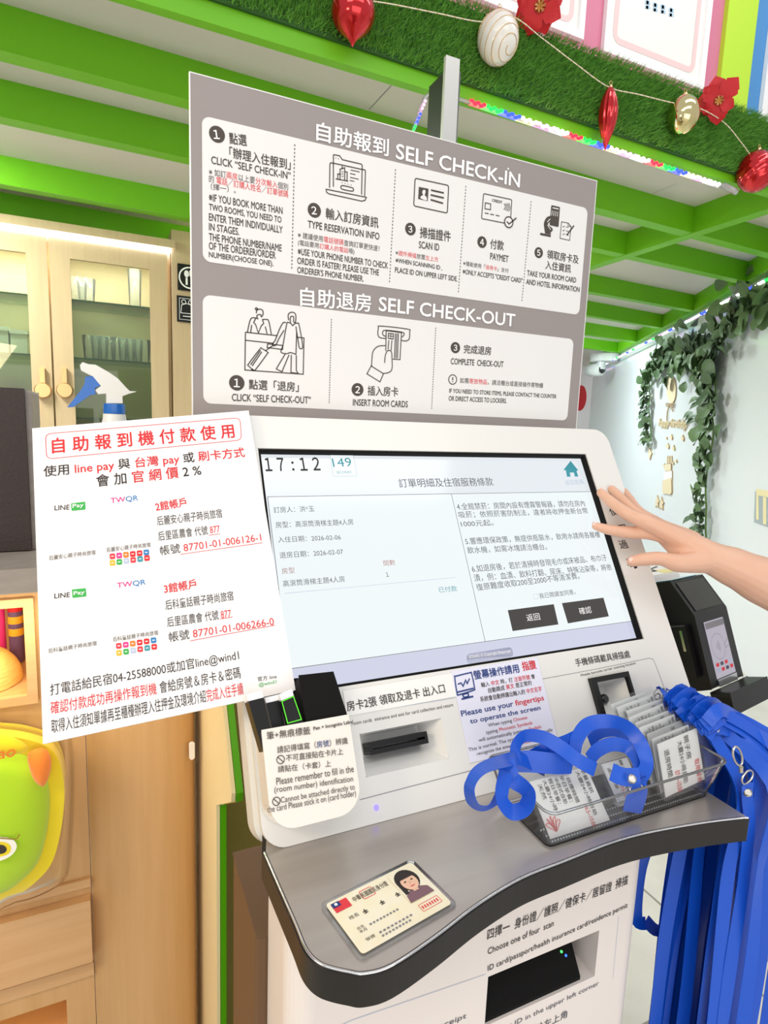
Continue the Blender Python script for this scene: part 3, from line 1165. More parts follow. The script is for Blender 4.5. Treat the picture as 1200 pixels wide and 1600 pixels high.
# dark box on the counter
FB_ = front(1.0)
F = front(at_z(36, 862, ct)[1])
u1, v1 = F.uv(37, 607)
mb = MB()
mb.box(F, u1 - .2, u1, ct + .001, v1, -0.12, 0, 'speaker')if False else None
M['speaker'] = mk('dark_speaker_grille', '#33292a', 0.6, bump=(300, .4, (1, 1, 1)))
mb.box(F, u1 - .2, u1, ct + .002, v1, -0.010, 0.0, 'speaker')
o = mb.build('box_speaker', label='dark grey box speaker standing on the counter at the left edge', cat='speaker', bevel=.003)
mb = MB()
mb.box(F, u1 - .199, u1 + .008, ct + .001, v1 - .002, -0.13, -0.0105, 'stone')
mb.build('cabinet', o, label='grey side casing', bevel=.004)

# ------------------------------------------------------------------ spray bottle behind the payment notice
YS = 1.06
FS = front(YS)
z5 = zm(0, 540, 3.75)
cx, cy = FS.uv(178.5, 635)
sp = thing('spray_bottle', (cx, YS, ct), 'white trigger spray bottle with blue trigger and collar behind the payment notice', 'spray bottle')
mb = MB()
F = Frame((cx, YS, 0), (1, 0, 0), (0, 1, 0))
zc0, zc1 = cy - .0, cy + .018
c0, c1 = FS.uv(178.5, 647)[1], FS.uv(178.5, 631)[1]
mb.lathe(F, [(.036, ct + .001), (.038, ct + .006), (.038, ct + .12), (.03, ct + .15), (.017, c0 - .006), (.0165, c0)], 'spraywhite', 28)
mb.build('bottle', sp)
mb = MB()
r_ = (FS.uv(196, 640)[0] - FS.uv(161, 640)[0]) / 2
mb.lathe(F, [(r_, c0 + .0005), (r_ * 1.02, c0 + .003), (r_ * .98, c1)], 'sprayblue', 36, ridges=24, depth=.06)
mb.build('collar', sp)
mb = MB()
ol = [tuple(FS.uv(*p)) for p in z5(470, 118, 485, 100, 520, 112, 560, 115, 640, 160, 690, 195, 740, 250, 760, 268, 800, 270, 755, 282, 716, 297, 718, 338, 622, 338, 622, 282, 575, 285, 560, 262, 592, 238, 545, 182, 510, 165, 475, 145)]
mb.prism(FS, ol, -0.012, 0.012, 'spraywhite')
mb.build('spray_head', sp, bevel=.004, seg=3)
mb = MB()
ol = [tuple(FS.uv(*p)) for p in z5(500, 185, 545, 178, 590, 235, 555, 250, 560, 285, 530, 290, 430, 360, 395, 362, 470, 270, 497, 225)]
mb.prism(FS, ol, -0.008, 0.0085, 'sprayblue')
mb.build('trigger', sp, bevel=.003)

# ------------------------------------------------------------------ plush bag in a clear wrap on the counter front
YG = YK - .03
FG = front(YG)
gc = FG.uv(-6, 1268)
bag = thing('plush_bag', FG.p(gc[0], gc[1] - .13, 0), 'lime green and yellow plush bag in clear plastic hanging on the counter front', 'bag')


def puff(F, outline, n0, bulge, mat, name, parent, rings=6):
    """cushion: outline rising to a soft dome"""
    o = np.array(outline)
    c = o.mean(0)
    m = MB()
    rr = []
    for i in range(rings + 1):
        a = i / rings * math.pi / 2
        s_ = math.cos(a) * .97 + .03
        rr.append([F.p(*(c + (p - c) * s_), n0 + bulge * math.sin(a)) for p in o])
    m.loft(rr, mat, True, True)
    return m.build(name, parent)


zb = zm(0, 1120, 2.857)
ol = [FG.uv(*p) for p in zb(-120, 60, 0, 62, 110, 75, 215, 110, 268, 175, 290, 300, 280, 450, 240, 610, 170, 700, 60, 775, -90, 790, -220, 640, -280, 420, -250, 200)]
ol = [tuple(p) for p in smooth_path(ol, 4, True)]
mb = MB()
mb.prism(FG, ol, -0.024, 0.015, 'lemon', smooth=True)
mb.build('gusset', bag, label='yellow plush side band', bevel=.006, seg=3)
o2 = np.array(ol)
c = o2.mean(0)
face = puff(FG, c + (o2 - c) * .87 + np.array([-.010, -.004]), 0.0155, .03, 'limeplush', 'face_panel', bag)
ol = [FG.uv(*p, .045) for p in zb(118, 190, 165, 165, 205, 175, 225, 225, 215, 290, 190, 335, 150, 310, 125, 250)]
puff(FG, [tuple(p) for p in smooth_path(ol, 3, True)], 0.030, .014, 'orangeplush', 'cheek', bag)
ol = [FG.uv(*p, .045) for p in zb(-120, 100, 0, 95, 90, 125, 120, 160, 60, 185, -100, 190)]
puff(FG, [tuple(p) for p in smooth_path(ol, 3, True)], 0.034, .012, 'lemon', 'brow_band', bag)
FE = FG.off(.0485)
pr = Print(FE, bag, 0.001)
pr.part('embroidered_eye')
pr.fill(smooth_path(zb(-40, 545, 20, 538, 60, 550, 75, 580, 55, 615, 10, 640, -40, 640), 3, True), 'inkwhite')
pr.fill(smooth_path(zb(-40, 565, 20, 560, 48, 580, 40, 610, 0, 625, -40, 625), 3, True), 'lemon', .0004)
pr.fill(smooth_path(zb(-40, 578, 10, 572, 30, 590, 15, 610, -40, 612), 3, True), 'inkblack', .0008)
pr.line(smooth_path(zb(-20, 540, 40, 545, 72, 545, 88, 525), 4), .0016, 'thread', lift=.001)
pr.part('embroidered_lettering')
pr.text(zb(-8, 190, 70, 175), 11, 'ao', bold=.02, default='inkorange', shear=.2)
ol = [FG.uv(*p, .03) for p in zb(-300, -20, 0, -30, 250, -20, 300, 60, 325, 250, 325, 450, 318, 620, 300, 760, 210, 830, 60, 880, -200, 900)]
o3 = [tuple(p) for p in smooth_path(ol, 4, True)]
puff(FG, o3, -0.005, .072, 'wrap', 'plastic_wrap', bag, 8)
# ------------------------------------------------------------------ the self check-in kiosk
S_ = 0.665
PT = CAM + S_ * ray(403, 700)
PF = Frame(PT, (1, 0, 0), (0, 0.5, 0.8660254))       # sloping front, origin at the screen's upper left corner
zi, zj, zg, zh = zm(360, 1020, 3.158), zm(680, 1000, 3.158), zm(380, 640, 3.158), zm(680, 640, 3.158)
SW, SH = 0.4755, 0.2675
pl, pr_, pt_, pb_ = -0.037, 0.528, 0.041, -0.396
kio = thing('self_check_in_kiosk', (PT[0] + SW / 2, PT[1] - .1, 0), 'white self check-in kiosk with a sloping touch screen and a steel shelf', 'kiosk')
slot_px = zi(640, 405, 1040, 318, 1073, 520, 668, 618)
slot = [tuple(PF.uv(*p)) for p in slot_px]
su0, su1 = (slot[0][0] + slot[3][0]) / 2, (slot[1][0] + slot[2][0]) / 2
sv0, sv1 = (slot[2][1] + slot[3][1]) / 2, (slot[0][1] + slot[1][1]) / 2
scn_in = [PF.uv(*p) for p in zj(785, 215, 935, 180, 980, 352, 832, 392)]
qu0, qu1 = (scn_in[0][0] + scn_in[3][0]) / 2, (scn_in[1][0] + scn_in[2][0]) / 2
qv0, qv1 = (scn_in[2][1] + scn_in[3][1]) / 2, (scn_in[0][1] + scn_in[1][1]) / 2
RR = lambda a, b, c, d: [(a, b), (c, b), (c, d), (a, d)]
mb = MB()
mb.prism(PF, rrect(pl, pb_, pr_, pt_, .022, 8), -0.008, 0, 'abs',
         [RR(0, -SH, SW, 0), RR(su0, sv0, su1, sv1), RR(qu0, qv0, qu1, qv1)])
hous = mb.build('front_panel', kio, bevel=.0018)
mb = MB()
mb.prism(PF, rrect(pl + .003, pb_ + .003, pr_ - .003, pt_ - .003, .020, 8), -0.024, -0.008, 'abs_edge',
         [RR(-.004, -SH - .004, SW + .004, .004), RR(su0 - .002, sv0 - .002, su1 + .002, sv1 + .002), RR(qu0 - .002, qv0 - .002, qu1 + .002, qv1 + .002)])
mb.prism(PF, rrect(pl - .002, pb_ - .002, pr_ + .002, pt_ + .002, .024, 8), -0.055, -0.024, 'abs')
mb.build('rear_shell', kio, bevel=.0015)
# screen, recessed, with its black surround
mb = MB()
mb.prism(PF, RR(.0005, -SH + .0005, SW - .0005, -.0005), -0.016, -0.0015, 'dark', [RR(.0028, -SH + .0028, SW - .0028, -.0028)])
mb.build('screen_surround', kio)
mb = MB()
mb.box(PF, .0015, SW - .0015, -SH + .0015, -.0015, -0.020, -0.010, 'screen')
scr = mb.build('touch_screen', kio)
SF = PF.off(-0.010)
pr = Print(SF, scr, 0.0003)
zsx = lambda *a: zg(*a)
# page areas
bl_ = (418, 777)
pr.part('page_area')
box_px = [(418.2, 778.2), (705, 772), (924, 767), (990, 968.5), (761.5, 1004), (462, 1056)]
q = [SF.uv(*p) for p in box_px]
bu0, bv1 = q[0][0], (q[0][1] + q[2][1]) / 2
bu1 = q[2][0] + .001
bv0 = (q[3][1] + q[4][1]) / 2
pr.filluv(RR(bu0, bv0, bu1, bv1), 'screenbox')
pr.filluv(RR(.003, -SH + .003, SW - .003, bv0 - .0005), 'screenlow')
dv = SF.uv(705, 772)[0]
for a, b in (((bu0, bv1), (bu1, bv1)), ((bu1, bv1), (bu1, bv0)), ((bu1, bv0), (bu0, bv0)), ((bu0, bv0), (bu0, bv1)), ((dv, bv0), (dv, bv1))):
    pr.lineuv([a, b], .0006, 'inkslate', lift=.0002)
pr.part('clock')
pr.text(zg(112, 303, 205, 302), 20.5, '１７', bold=.02, default='inkblack')
pr.text(zg(243, 301, 254, 301), 14.5, ':', bold=.01, default='inkblack')
pr.text(zg(285, 301, 382, 299), 20.5, '１２', bold=.02, default='inkblack')
pr.part('countdown_box')
pr.fill(zg(427, 212, 540, 212, 560, 327, 445, 327), 'screenbox', .0001)
c4 = zg(427, 212, 540, 212, 560, 327, 445, 327)
for i in range(4):
    pr.dots(c4[i], c4[(i + 1) % 4], .0011, 'inkteal', 14)
pr.text(zg(445, 284, 538, 280), 14, '149', default='inkteal', lift=.0003)
pr.text(zg(462, 316, 535, 314), 4, 'SECONDS', default='inkteal', lift=.0003)
pr.part('page_title')
pr.text([(624.5, 762), (772, 759)], 14, '訂單明細及住宿服務條款', default='inkslate')
pr.part('home_button')
pr.fill(zh(668, 253, 706, 300, 697, 302, 706, 330, 690, 331, 684, 310, 664, 311, 668, 331, 650, 331, 645, 300, 633, 298), 'inkteal')
pr.text(zh(645, 372, 735, 368), 8, '返回首頁', default='inkpale')
pr.part('booking_details')
T = pr.text
T(zg(152, 510, 352, 503), 9.5, '訂房人：洪*玉', default='inkslate', lift=.0003)
T(zg(162, 585, 545, 568), 9.8, '房型：高滾筒滑梯主題4人房', default='inkslate', lift=.0003)
T(zg(173, 657, 483, 643), 9.5, '入住日期：2026-02-06', default='inkslate', lift=.0003)
T(zg(182, 735, 495, 715), 10, '退房日期：2026-02-07', default='inkslate', lift=.0003)
T(zg(192, 812, 256, 806), 9.5, '房型', default='inkbrown', lift=.0003)
T(zg(695, 772, 752, 767), 9, '間數', default='inkbrown', lift=.0003)
T(zg(708, 825, 718, 824), 7, '１', default='inkslate', lift=.0003)
T(zg(198, 875, 503, 850), 10, '高滾筒滑梯主題4人房', default='inkslate', lift=.0003)
pr.line(zg(205, 907, 1048, 828), .0005, 'inkpale', lift=.0003)
T(zh(20, 903, 110, 896), 9, '已付款', default='inkteal', lift=.0003)
pr.part('house_rules')
for a, h, s_ in (((110, 497, 742, 478), 11, '4.全館禁菸：房間內設有煙霧警報器，請勿在房內'),
                 ((120, 538, 757, 515), 11, '吸菸；依照菸害防制法，違者將收押金新台幣'),
                 ((130, 580, 290, 572), 10, '1000元起。'),
                 ((152, 668, 817, 632), 11, '5.響應環保政策，無提供瓶裝水，飲用水請用各層樓'),
                 ((162, 712, 555, 692), 11, '飲水機，如需冰塊請洽櫃台。'),
                 ((185, 805, 850, 747), 11.5, '6.如退房後，若於清掃時發現毛巾或床被品、布巾汙'),
                 ((195, 850, 875, 793), 11.5, '漬，例：血漬、飲料打翻、尿床、特殊沾染等，將依'),
                 ((207, 895, 715, 835), 11, '復原難度收取200至2000不等清潔費。'),
                 ((517, 933, 695, 911), 8.5, '我已閱讀並同意。')):
    T(zh(*a), h, s_, default='inkslate', lift=.0003)
pr.line(zh(485, 912, 505, 909, 510, 932, 490, 936), .0004, 'inkpale', True, .0003)
pr.part('back_button')
pr.fill(zh(358, 990, 585, 960, 608, 1060, 382, 1093), 'btn', .0003)
T(zh(455, 1045, 520, 1037), 11, '返回', default='inkwhite', lift=.0006)
pr.part('confirm_button')
pr.fill(zh(625, 955, 830, 928, 857, 1020, 655, 1055), 'btn', .0003)
T(zh(715, 1012, 775, 1003), 11, '確認', default='inkwhite', lift=.0006)
pr.part('copyright_pill')
pr.rr(zh(152, 1207, 378, 1170, 387, 1220, 160, 1260), .0055, 0, 'pill')
T(zh(170, 1232, 372, 1203), 6.5, 'SONAS © Copyright Reserved', default='inkwhite', lift=.0005)
# lettering on the panel itself
pr = Print(PF, kio, 0.0004)
pr.part('card_slot_lettering')
T = pr.text
T(zi(600, 358, 1100, 264), 5.5, 'room cards  entrance and exit for card collection and return', default='ink')
pr.line(zi(640, 725, 1200, 578), .0006, 'inkgrey')
pr.line(zi(585, 305, 1110, 222), .0004, 'inkpale')
pr.part('scanner_lettering')
T(zj(697, 131, 965, 86), 12, '手機條碼載具掃描處', default='inkblack', bold=.006)
T(zj(722, 184, 992, 122), 5, 'Mobile barcode carrier scanning location', default='ink')
pr.line(smooth_path(zj(530, 192, 800, 142, 1030, 95, 1065, 92, 1085, 115, 1150, 290, 1175, 370), 4), .0005, 'inkgrey')
pr.part('side_lettering')
for (x, y, ch) in ((962, 806, '使'), (975, 834, '用'), (977, 858, '過'), (988, 884, '處')):
    T([(x - 7, y), (x + 6, y - 2)], 14, ch, default='inkblack', bold=.004)
pr.fill([(984, 880), (994, 879), (996, 887), (992, 889), (990, 885), (985, 886)], 'inkblack')
# card slot: funnel recess and black mouth
mb = MB()
k0 = [PF.p(u, v, -.0002) for u, v in RR(su0, sv0, su1, sv1)]
m_ = .012
k1 = [PF.p(u, v, -.030) for u, v in RR(su0 + .004, sv0 + .022, su1 - .022, sv1 - .004)]
for i in range(4):
    mb.poly([k0[i], k0[(i + 1) % 4], k1[(i + 1) % 4], k1[i]][::-1], 'abs')
mb.poly(k1, 'abs')
rec = mb.build('card_slot_recess', kio)
mb = MB()
a = [PF.uv(*p, -.004) for p in zi(690, 455, 965, 375, 980, 445, 690, 507)]
mu0, mu1 = (a[0][0] + a[3][0]) / 2, (a[1][0] + a[2][0]) / 2
mv0, mv1 = (a[2][1] + a[3][1]) / 2, (a[0][1] + a[1][1]) / 2
mvm = (mv0 + mv1) / 2
mb.box(PF, mu0, mu1, mvm + .0012, mv1, -.0295, -.004, 'black')
mb.box(PF, mu0, mu1, mv0, mvm - .0012, -.0295, -.004, 'black')
mb.box(PF, mu0, mu0 + .003, mvm - .0012, mvm + .0012, -.0295, -.004, 'black')
mb.box(PF, mu1 - .003, mu1, mvm - .0012, mvm + .0012, -.0295, -.004, 'black')
mb.build('card_slot_mouth', kio, label='black card slot mouth', bevel=.0008)
# barcode scanner: black frame, white funnel, lens
a = [PF.uv(*p, .005) for p in zj(762, 190, 953, 152, 1015, 375, 830, 408)]
fu0, fu1 = (a[0][0] + a[3][0]) / 2, (a[1][0] + a[2][0]) / 2
fv0, fv1 = (a[2][1] + a[3][1]) / 2, (a[0][1] + a[1][1]) / 2
mb = MB()
mb.prism(PF, RR(fu0, fv0, fu1, fv1), 0.0003, .006, 'black', [RR(qu0, qv0, qu1, qv1)])
scn = mb.build('scanner_frame', kio, label='black square barcode scanner frame', bevel=.0008)
mb = MB()
k0 = [PF.p(u, v, .0) for u, v in RR(qu0, qv0, qu1, qv1)]
k1 = [PF.p(u, v, -.022) for u, v in RR(qu0 + .004, qv0 + .016, qu1 - .016, qv1 - .006)]
for i in range(4):
    mb.poly([k0[i], k0[(i + 1) % 4], k1[(i + 1) % 4], k1[i]][::-1], 'abs')
mb.poly(k1, 'abs')
mb.build('scanner_funnel', kio)
mb = MB()
c = PF.uv(*zj(838, 290)[0], -.014)
mb.lathe(Frame(PF.p(c[0], c[1], -.0215), PF.U, PF.V), [(.0058, 0), (.0058, .008), (.004, .009)], 'blackgloss', 20)
mb.build('scanner_lens', kio)
emis('ledviolet', '#8070ff', 2.5)
c = PF.uv(588, 1262)
mb = MB()
mb.lathe(PF, [(.0028, .0002), (.002, .0012)], 'ledviolet', 14, c[0], c[1])
mb.build('status_light', kio, label='small violet status light')
# rear column and lower cabinet
P0 = PF.p(0, pb_, 0)
ZD = P0[2] - .002
mb = MB()
kc_ = at_y(363, 1332, .61)
mb.box(FLOOR, kc_[0], .44, .488, .61, 0, kc_[2], 'darkbrown')
mb.build('rear_column', kio, label='dark rear column', bevel=.008)
# shelf
top_px = [(409, 1334), (433, 1390), (458, 1448), (471, 1481), (483, 1499), (498, 1511), (516, 1518), (543, 1524), (570, 1527), (615, 1513.5), (682.5, 1468.5), (750, 1417), (817.5, 1376), (885, 1349), (960, 1319.5), (1023.8, 1302.5), (1108.8, 1287.6), (1172.6, 1280)]
edge = [at_z(x, y, ZD)[:2] for x, y in top_px]
edge = smooth_path(edge, 5)
xr = edge[-1][0]
back = [np.array([xr, .56]), np.array([edge[0][0] + .02, .56]), np.array([edge[0][0] + .004, .485])]
olf = [tuple(p) for p in edge + back]
c = np.array(olf).mean(0)
TH = .024
mb = MB()
mb.prism(FLOOR, olf, ZD - TH, ZD, 'rubber')
mb.build('shelf_edge', kio, label='black rubber shelf edge', bevel=.002)


def inset(ol, d):
    """move a counter-clockwise outline inwards"""
    n = len(ol)
    out = []
    for i in range(n):
        a, b, c_ = np.array(ol[i - 1]), np.array(ol[i]), np.array(ol[(i + 1) % n])
        t = nrm(nrm(b - a) + nrm(c_ - b))
        out.append(tuple(b + np.array([-t[1], t[0]]) * d))
    return out


mb = MB()
mb.prism(FLOOR, inset(olf, .0035), ZD + .0002, ZD + .0016, 'steel')
mb.build('shelf_top', kio, label='brushed steel shelf surface')
mb = MB()
mb.tube([np.array([p[0], p[1], ZD + .0006]) for p in inset(olf, .0022)[:len(edge)]], .0012, 'steel_rim', 6)
mb.build('shelf_trim', kio)
ZT = ZD + .0017
# lower cabinet with the document scanner opening
YB = .415
FBS = front(YB)
zk = zm(480, 1320, 2.222)
bx0 = at_y(452, 1560, YB)[0]
bx1 = at_y(1000, 1465, YB)[0]
op = [FBS.uv(*p) for p in ((760, 1531), (935, 1451), (930, 1532), (755, 1597))]
ou0, ou1 = op[3][0] + .002, (op[1][0] + op[2][0]) / 2
ov1, ov0 = (op[0][1] + op[1][1]) / 2, (op[2][1] + op[3][1]) / 2
ybk = .487
zt_ = ZD - TH - .0005


def arc(cx, cy, r, a0, a1, n=8):
    return [(cx + r * math.cos(math.radians(a0 + (a1 - a0) * i / n)), cy + r * math.sin(math.radians(a0 + (a1 - a0) * i / n))) for i in range(n + 1)]


r_ = .022
full = arc(bx0 + r_, YB + r_, r_, 180, 270) + arc(bx1 - r_, YB + r_, r_, 270, 360) + [(bx1, ybk), (bx0, ybk)]
mb = MB()
mb.prism(FLOOR, full, 0.0, ov0, 'base')
mb.prism(FLOOR, full, ov1, zt_, 'base')
mb.prism(FLOOR, arc(bx0 + r_, YB + r_, r_, 180, 270) + [(ou0, YB), (ou0, ybk), (bx0, ybk)], ov0, ov1, 'base')
mb.prism(FLOOR, [(ou1, YB)] + arc(bx1 - r_, YB + r_, r_, 270, 360) + [(bx1, ybk), (ou1, ybk)], ov0, ov1, 'base')
mb.box(FLOOR, ou0, ou1, YB + .062, ybk, ov0, ov1, 'base')
mb.build('cabinet_body', kio)
yk0, yk1 = YB + .003, YB + .060
xk = at_y(908, 1513, yk0)[0]
zk0, zk1 = ov0 + .004, ov1 - .001
mb = MB()
mb.add([(ou0 + .0005, yk0, zk0), (xk, yk0, zk0), (ou1 - .004, yk1, zk1), (ou0 + .0005, yk1, zk1), (ou0 + .0005, yk0, ov0), (xk, yk0, ov0), (ou1 - .004, yk1, ov0), (ou0 + .0005, yk1, ov0)],
       [(0, 1, 2, 3), (4, 7, 6, 5), (0, 4, 5, 1), (1, 5, 6, 2), (0, 3, 7, 4), (2, 6, 7, 3)], 'dark')
scb = mb.build('document_scanner', kio, label='black document scanner window')
emis('ledgreen', '#40ff60', 4.0)
emis('ledblue', '#3060ff', 4.0)
mb = MB()
pp = [np.array([ou0, yk0, zk0]), np.array([xk, yk0, zk0]), np.array([ou0, yk1, zk1])]
SCF = Frame(pp[0], pp[1] - pp[0], pp[2] - pp[0])
for px_, m_ in (((877, 1487), 'ledgreen'), ((884, 1493), 'ledblue')):
    a = SCF.uv(*px_)
    mb.lathe(Frame(SCF.p(*a, .0002), SCF.U, SCF.V), [(.0013, 0), (.0011, .0008)], m_, 10)
mb.build('indicator_light', scb)
pr = Print(FBS, kio, 0.0006)
T = pr.text
pr.part('document_scanner_lettering')
T(zk(625, 332, 1112, 138), 16, '四擇一  身份證／護照／健保卡／居留證  掃描', default='inkblack', bold=.004)
T(zk(627, 382, 856, 282), 9.5, 'Choose one of four  scan', default='inkblack', bold=.004)
T(zk(627, 445, 1112, 223), 10.5, 'ID card/passport/health insurance card/residence permit', default='inkblack', bold=.004)
T(zk(585, 697, 1012, 492), 9.5, 'Place your ID in the upper left corner', default='inkslate')
T(zk(700, 700, 902, 600), 13, '請放置於左上角', default='inkslate')
T(zk(440, 652, 552, 607), 10, 'receipt', default='inkslate')
pr.line(zk(90, 640, 155, 610, 620, 450), .0006, 'inkpale')
pr.line(zk(1082, 250, 1062, 465), .0004, 'inkpale')

# ------------------------------------------------------------------ cream side board with lime edge, standing behind the kiosk
XB = .129
FX = Frame((XB, 0, 0), (0, -1, 0), (0, 0, 1))      # normal points to -X, u = -Y
zc_ = zm(300, 1180, 3.81)
bo = thing('kiosk_surround', (.3, .9, 0), 'cream side board with a lime green edge standing upright behind the kiosk', 'panel')
yb = at_x(304.5, 1400, XB)[1]
pts = [at_x(*p, XB) for p in ((338, 1590), (338, 1258), (360, 1250), (362, 1240), (350, 1120))]
yl, zst = pts[1][1], pts[1][2]
z1 = pts[2][2]
yu = pts[3][1]
yt, zt2 = pts[4][1], pts[4][2]
sl = (yt - yu) / (zt2 - pts[3][2])
ztp = 1.0
prof = [(-yb, 0), (-yl, 0), (-yl, zst), (-yu - .004, z1), (-yu, pts[3][2]), (-(yu + sl * (ztp - pts[3][2])), ztp), (-yb, ztp)]
mb = MB()
mb.prism(FX, prof, -0.005, 0.0, 'cream')
mb.build('side_board', bo, bevel=.001)
mb = MB()
mb.prism(FX, [(u + (.0025 if u > -yb else 0), v) for u, v in prof], -0.014, -0.0055, 'limeedge')
mb.build('lime_edge', bo, label='lime green acrylic edge', bevel=.0008)
mb = MB()
mb.box(FLOOR, XB + .0145, .72, yb - .012, yb, 0, ztp, 'olive')
mb.build('back_board', bo, label='olive back board')

# ------------------------------------------------------------------ grey instruction board above the kiosk
YG_ = .765
SGF = front(YG_)
za, zbb, zcc, zd = zm(280, 100, 3.3333), zm(600, 180, 3.3333), zm(280, 420, 3.3333), zm(600, 440, 3.3333)
q = [SGF.uv(*p) for p in ((297, 113), (937, 285), (895, 668), (302, 640))]
gu0, gu1, gv1 = (q[0][0] + q[3][0]) / 2, (q[1][0] + q[2][0]) / 2, (q[0][1] + q[1][1]) / 2
gv0 = q[2][1] - .02
sg = thing('instruction_board', (.5 * (gu0 + gu1), YG_, gv0), 'large grey board with white panels explaining self check-in and self check-out', 'sign')
mb = MB()
mb.box(SGF, gu0, gu1, gv0, gv1, -.005, 0, 'grey_sign')
mb.build('board', sg)
mb = MB()
mb.prism(SGF, RR(gu0 - .0012, gv0, gu1 + .0012, gv1 + .0012), -.005, .0003, 'white_sign', [RR(gu0, gv0 + .001, gu1, gv1)])
mb.build('board_edge', sg)
pr = Print(SGF, sg, 0.0005)
for px in (((316, 181), (921, 326), (902, 490.5), (316, 410)), ((317, 463), (897, 528), (885.5, 655), (317, 633))):
    pr.part('white_panel')
    a = [SGF.uv(*p) for p in px]
    pr.filluv(rrect((a[0][0] + a[3][0]) / 2, (a[2][1] + a[3][1]) / 2, (a[1][0] + a[2][0]) / 2, (a[0][1] + a[1][1]) / 2, .0095, 6), 'white_sign')
pr = Print(SGF, sg, 0.0009)
T = pr.text
pr.part('heading_lettering')
T([(494.5, 219), (606.7, 245)], 28.5, '自助報到', default='inkwhite', bold=.02)
T([(618.8, 247.5), (811.5, 293)], 22, 'SELF CHECK-IN', default='inkwhite', bold=.02)
pr.disc(zbb(647, 279)[0], 1.6, 'inkwhite')
pr.part('heading_lettering')
T([(469.5, 477.5), (579.4, 487.5)], 28, '自助退房', default='inkwhite', bold=.02)
T([(592, 485.5), (804, 510.5)], 20.5, 'SELF CHECK-OUT', default='inkwhite', bold=.02)


def badge(c, r, n):
    pr.part('step_number_badge')
    pr.disc(c, r, 'ink')
    T([(c[0] - r * .32, c[1] + r * .52), (c[0] + r * .30, c[1] + r * .56)], r * 1.05, chr(ord(n) + 0xFEE0), default='inkwhite', bold=.02, lift=.0004)


R_ = 'inkrose'
badge(za(197, 366)[0], 13.2, '1')
pr.part('step_lettering')
T(za(263, 416, 353, 428), 18, '點選', bold=.016)
T(za(262, 488, 580, 552), 17, '「辦理入住報到」', bold=.016)
T(za(167, 518, 580, 602), 11.5, 'CLICK “SELF CHECK-IN”', bold=.016)
T(za(155, 578, 567, 658), 11, [('※ 如訂', 'ink'), ('兩房', R_), ('以上要', 'ink'), ('分次輸入', R_), ('個別', 'ink')])
T(za(155, 615, 567, 697), 11.2, [('的 ', 'ink'), ('電話', R_), ('／', 'ink'), ('訂購人姓名', R_), ('／', 'ink'), ('訂單號碼', R_)])
T(za(165, 655, 295, 675), 10.5, '（擇一）。')
for a, s_ in (((155, 712, 538, 782), '※IF YOU BOOK MORE THAN'), ((155, 765, 532, 832), 'TWO ROOMS, YOU NEED TO'), ((155, 815, 538, 882), 'ENTER THEM INDIVIDUALLY'),
              ((155, 865, 312, 892), 'IN STAGES.'), ((155, 918, 533, 977), 'THE PHONE NUMBER/NAME'), ((155, 965, 502, 1015), 'OF THE ORDERER/ORDER'), ((155, 1015, 490, 1062), 'NUMBER(CHOOSE ONE).')):
    T(za(*a), 11.2, s_, bold=.018)
for a, f_ in (((602, 418, 586, 1075), za), ((1127, 548, 1095, 1145), za), ((427, 368, 387, 930), zbb), ((767, 448, 718, 975), zbb), ((793, 262, 781, 705), zcc), ((270, 240, 248, 668), zd)):
    p = f_(*a)
    pr.part('dotted_divider')
    pr.dots(p[0], p[1], .0011, 'ink', 34)
LW = .0013
L = pr.line
pr.part('laptop_icon')
L(za(783, 645, 785, 520, 790, 514, 803, 517), LW)
L(za(953, 548, 968, 552, 970, 560, 966, 688), LW)
L(za(803, 640, 803, 476, 806, 472, 836, 478, 850, 498, 948, 521, 953, 527, 950, 680), LW)
L(za(803, 516, 953, 549), LW)
L(za(765, 652, 768, 668, 780, 676, 950, 714, 968, 710, 975, 694), LW, closed=True)
L(za(815, 598, 880, 610), LW)
L(za(826, 600, 826, 572, 842, 575), LW)
L(za(838, 603, 838, 548, 862, 540, 862, 606), LW)
L(za(849, 545, 849, 530), LW)
L(za(862, 560, 875, 563, 874, 608), LW)
for k in (560, 572, 584):
    L(za(846, k, 855, k + 2), LW * .7)
for a in ((893, 552, 940, 562), (890, 570, 918, 576), (890, 590, 935, 600), (888, 606, 912, 611)):
    L(za(*a), LW * .8)
for k in range(4):
    pr.disc(za(848 + 16 * k, 618 + 4 * k)[0], .7, 'ink')
L(smooth_path(za(842, 640, 852, 633, 900, 644, 908, 653, 900, 662, 850, 652), 3, True), LW, closed=True)
pr.disc(za(816, 490)[0], .8, 'ink')
pr.disc(za(830, 493)[0], .8, 'ink')
badge(za(704, 762)[0], 11.6, '2')
pr.part('step_lettering')
T(za(763, 805, 1037, 855), 17, '輸入訂房資訊', bold=.016)
T(za(670, 852, 1042, 916), 11, 'TYPE RESERVATION INFO', bold=.018)
T(za(618, 905, 1042, 977), 9.5, [('※ 建議使用', 'ink'), ('電話號碼', R_), ('查詢訂單更快速！', 'ink')])
T(za(618, 948, 912, 995), 10, [('(電話要用', 'ink'), ('訂購人的電話', R_), ('哦)', 'ink')])
T(za(618, 992, 1087, 1066), 9.8, '※USE YOUR PHONE NUMBER TO CHECK', bold=.018)
T(za(615, 1040, 1040, 1102), 9.8, 'ORDER IS FASTER! PLEASE USE THE', bold=.018)
T(za(615, 1088, 960, 1134), 9.8, "ORDERER'S PHONE NUMBER.", bold=.018)
pr.part('identity_card_icon')
pr.rr(zbb(162, 328, 337, 366, 330, 510, 155, 472), .003, LW * 1.1, 'ink')
pr.fill(zbb(182, 373, 232, 383, 228, 447, 178, 436), 'ink')
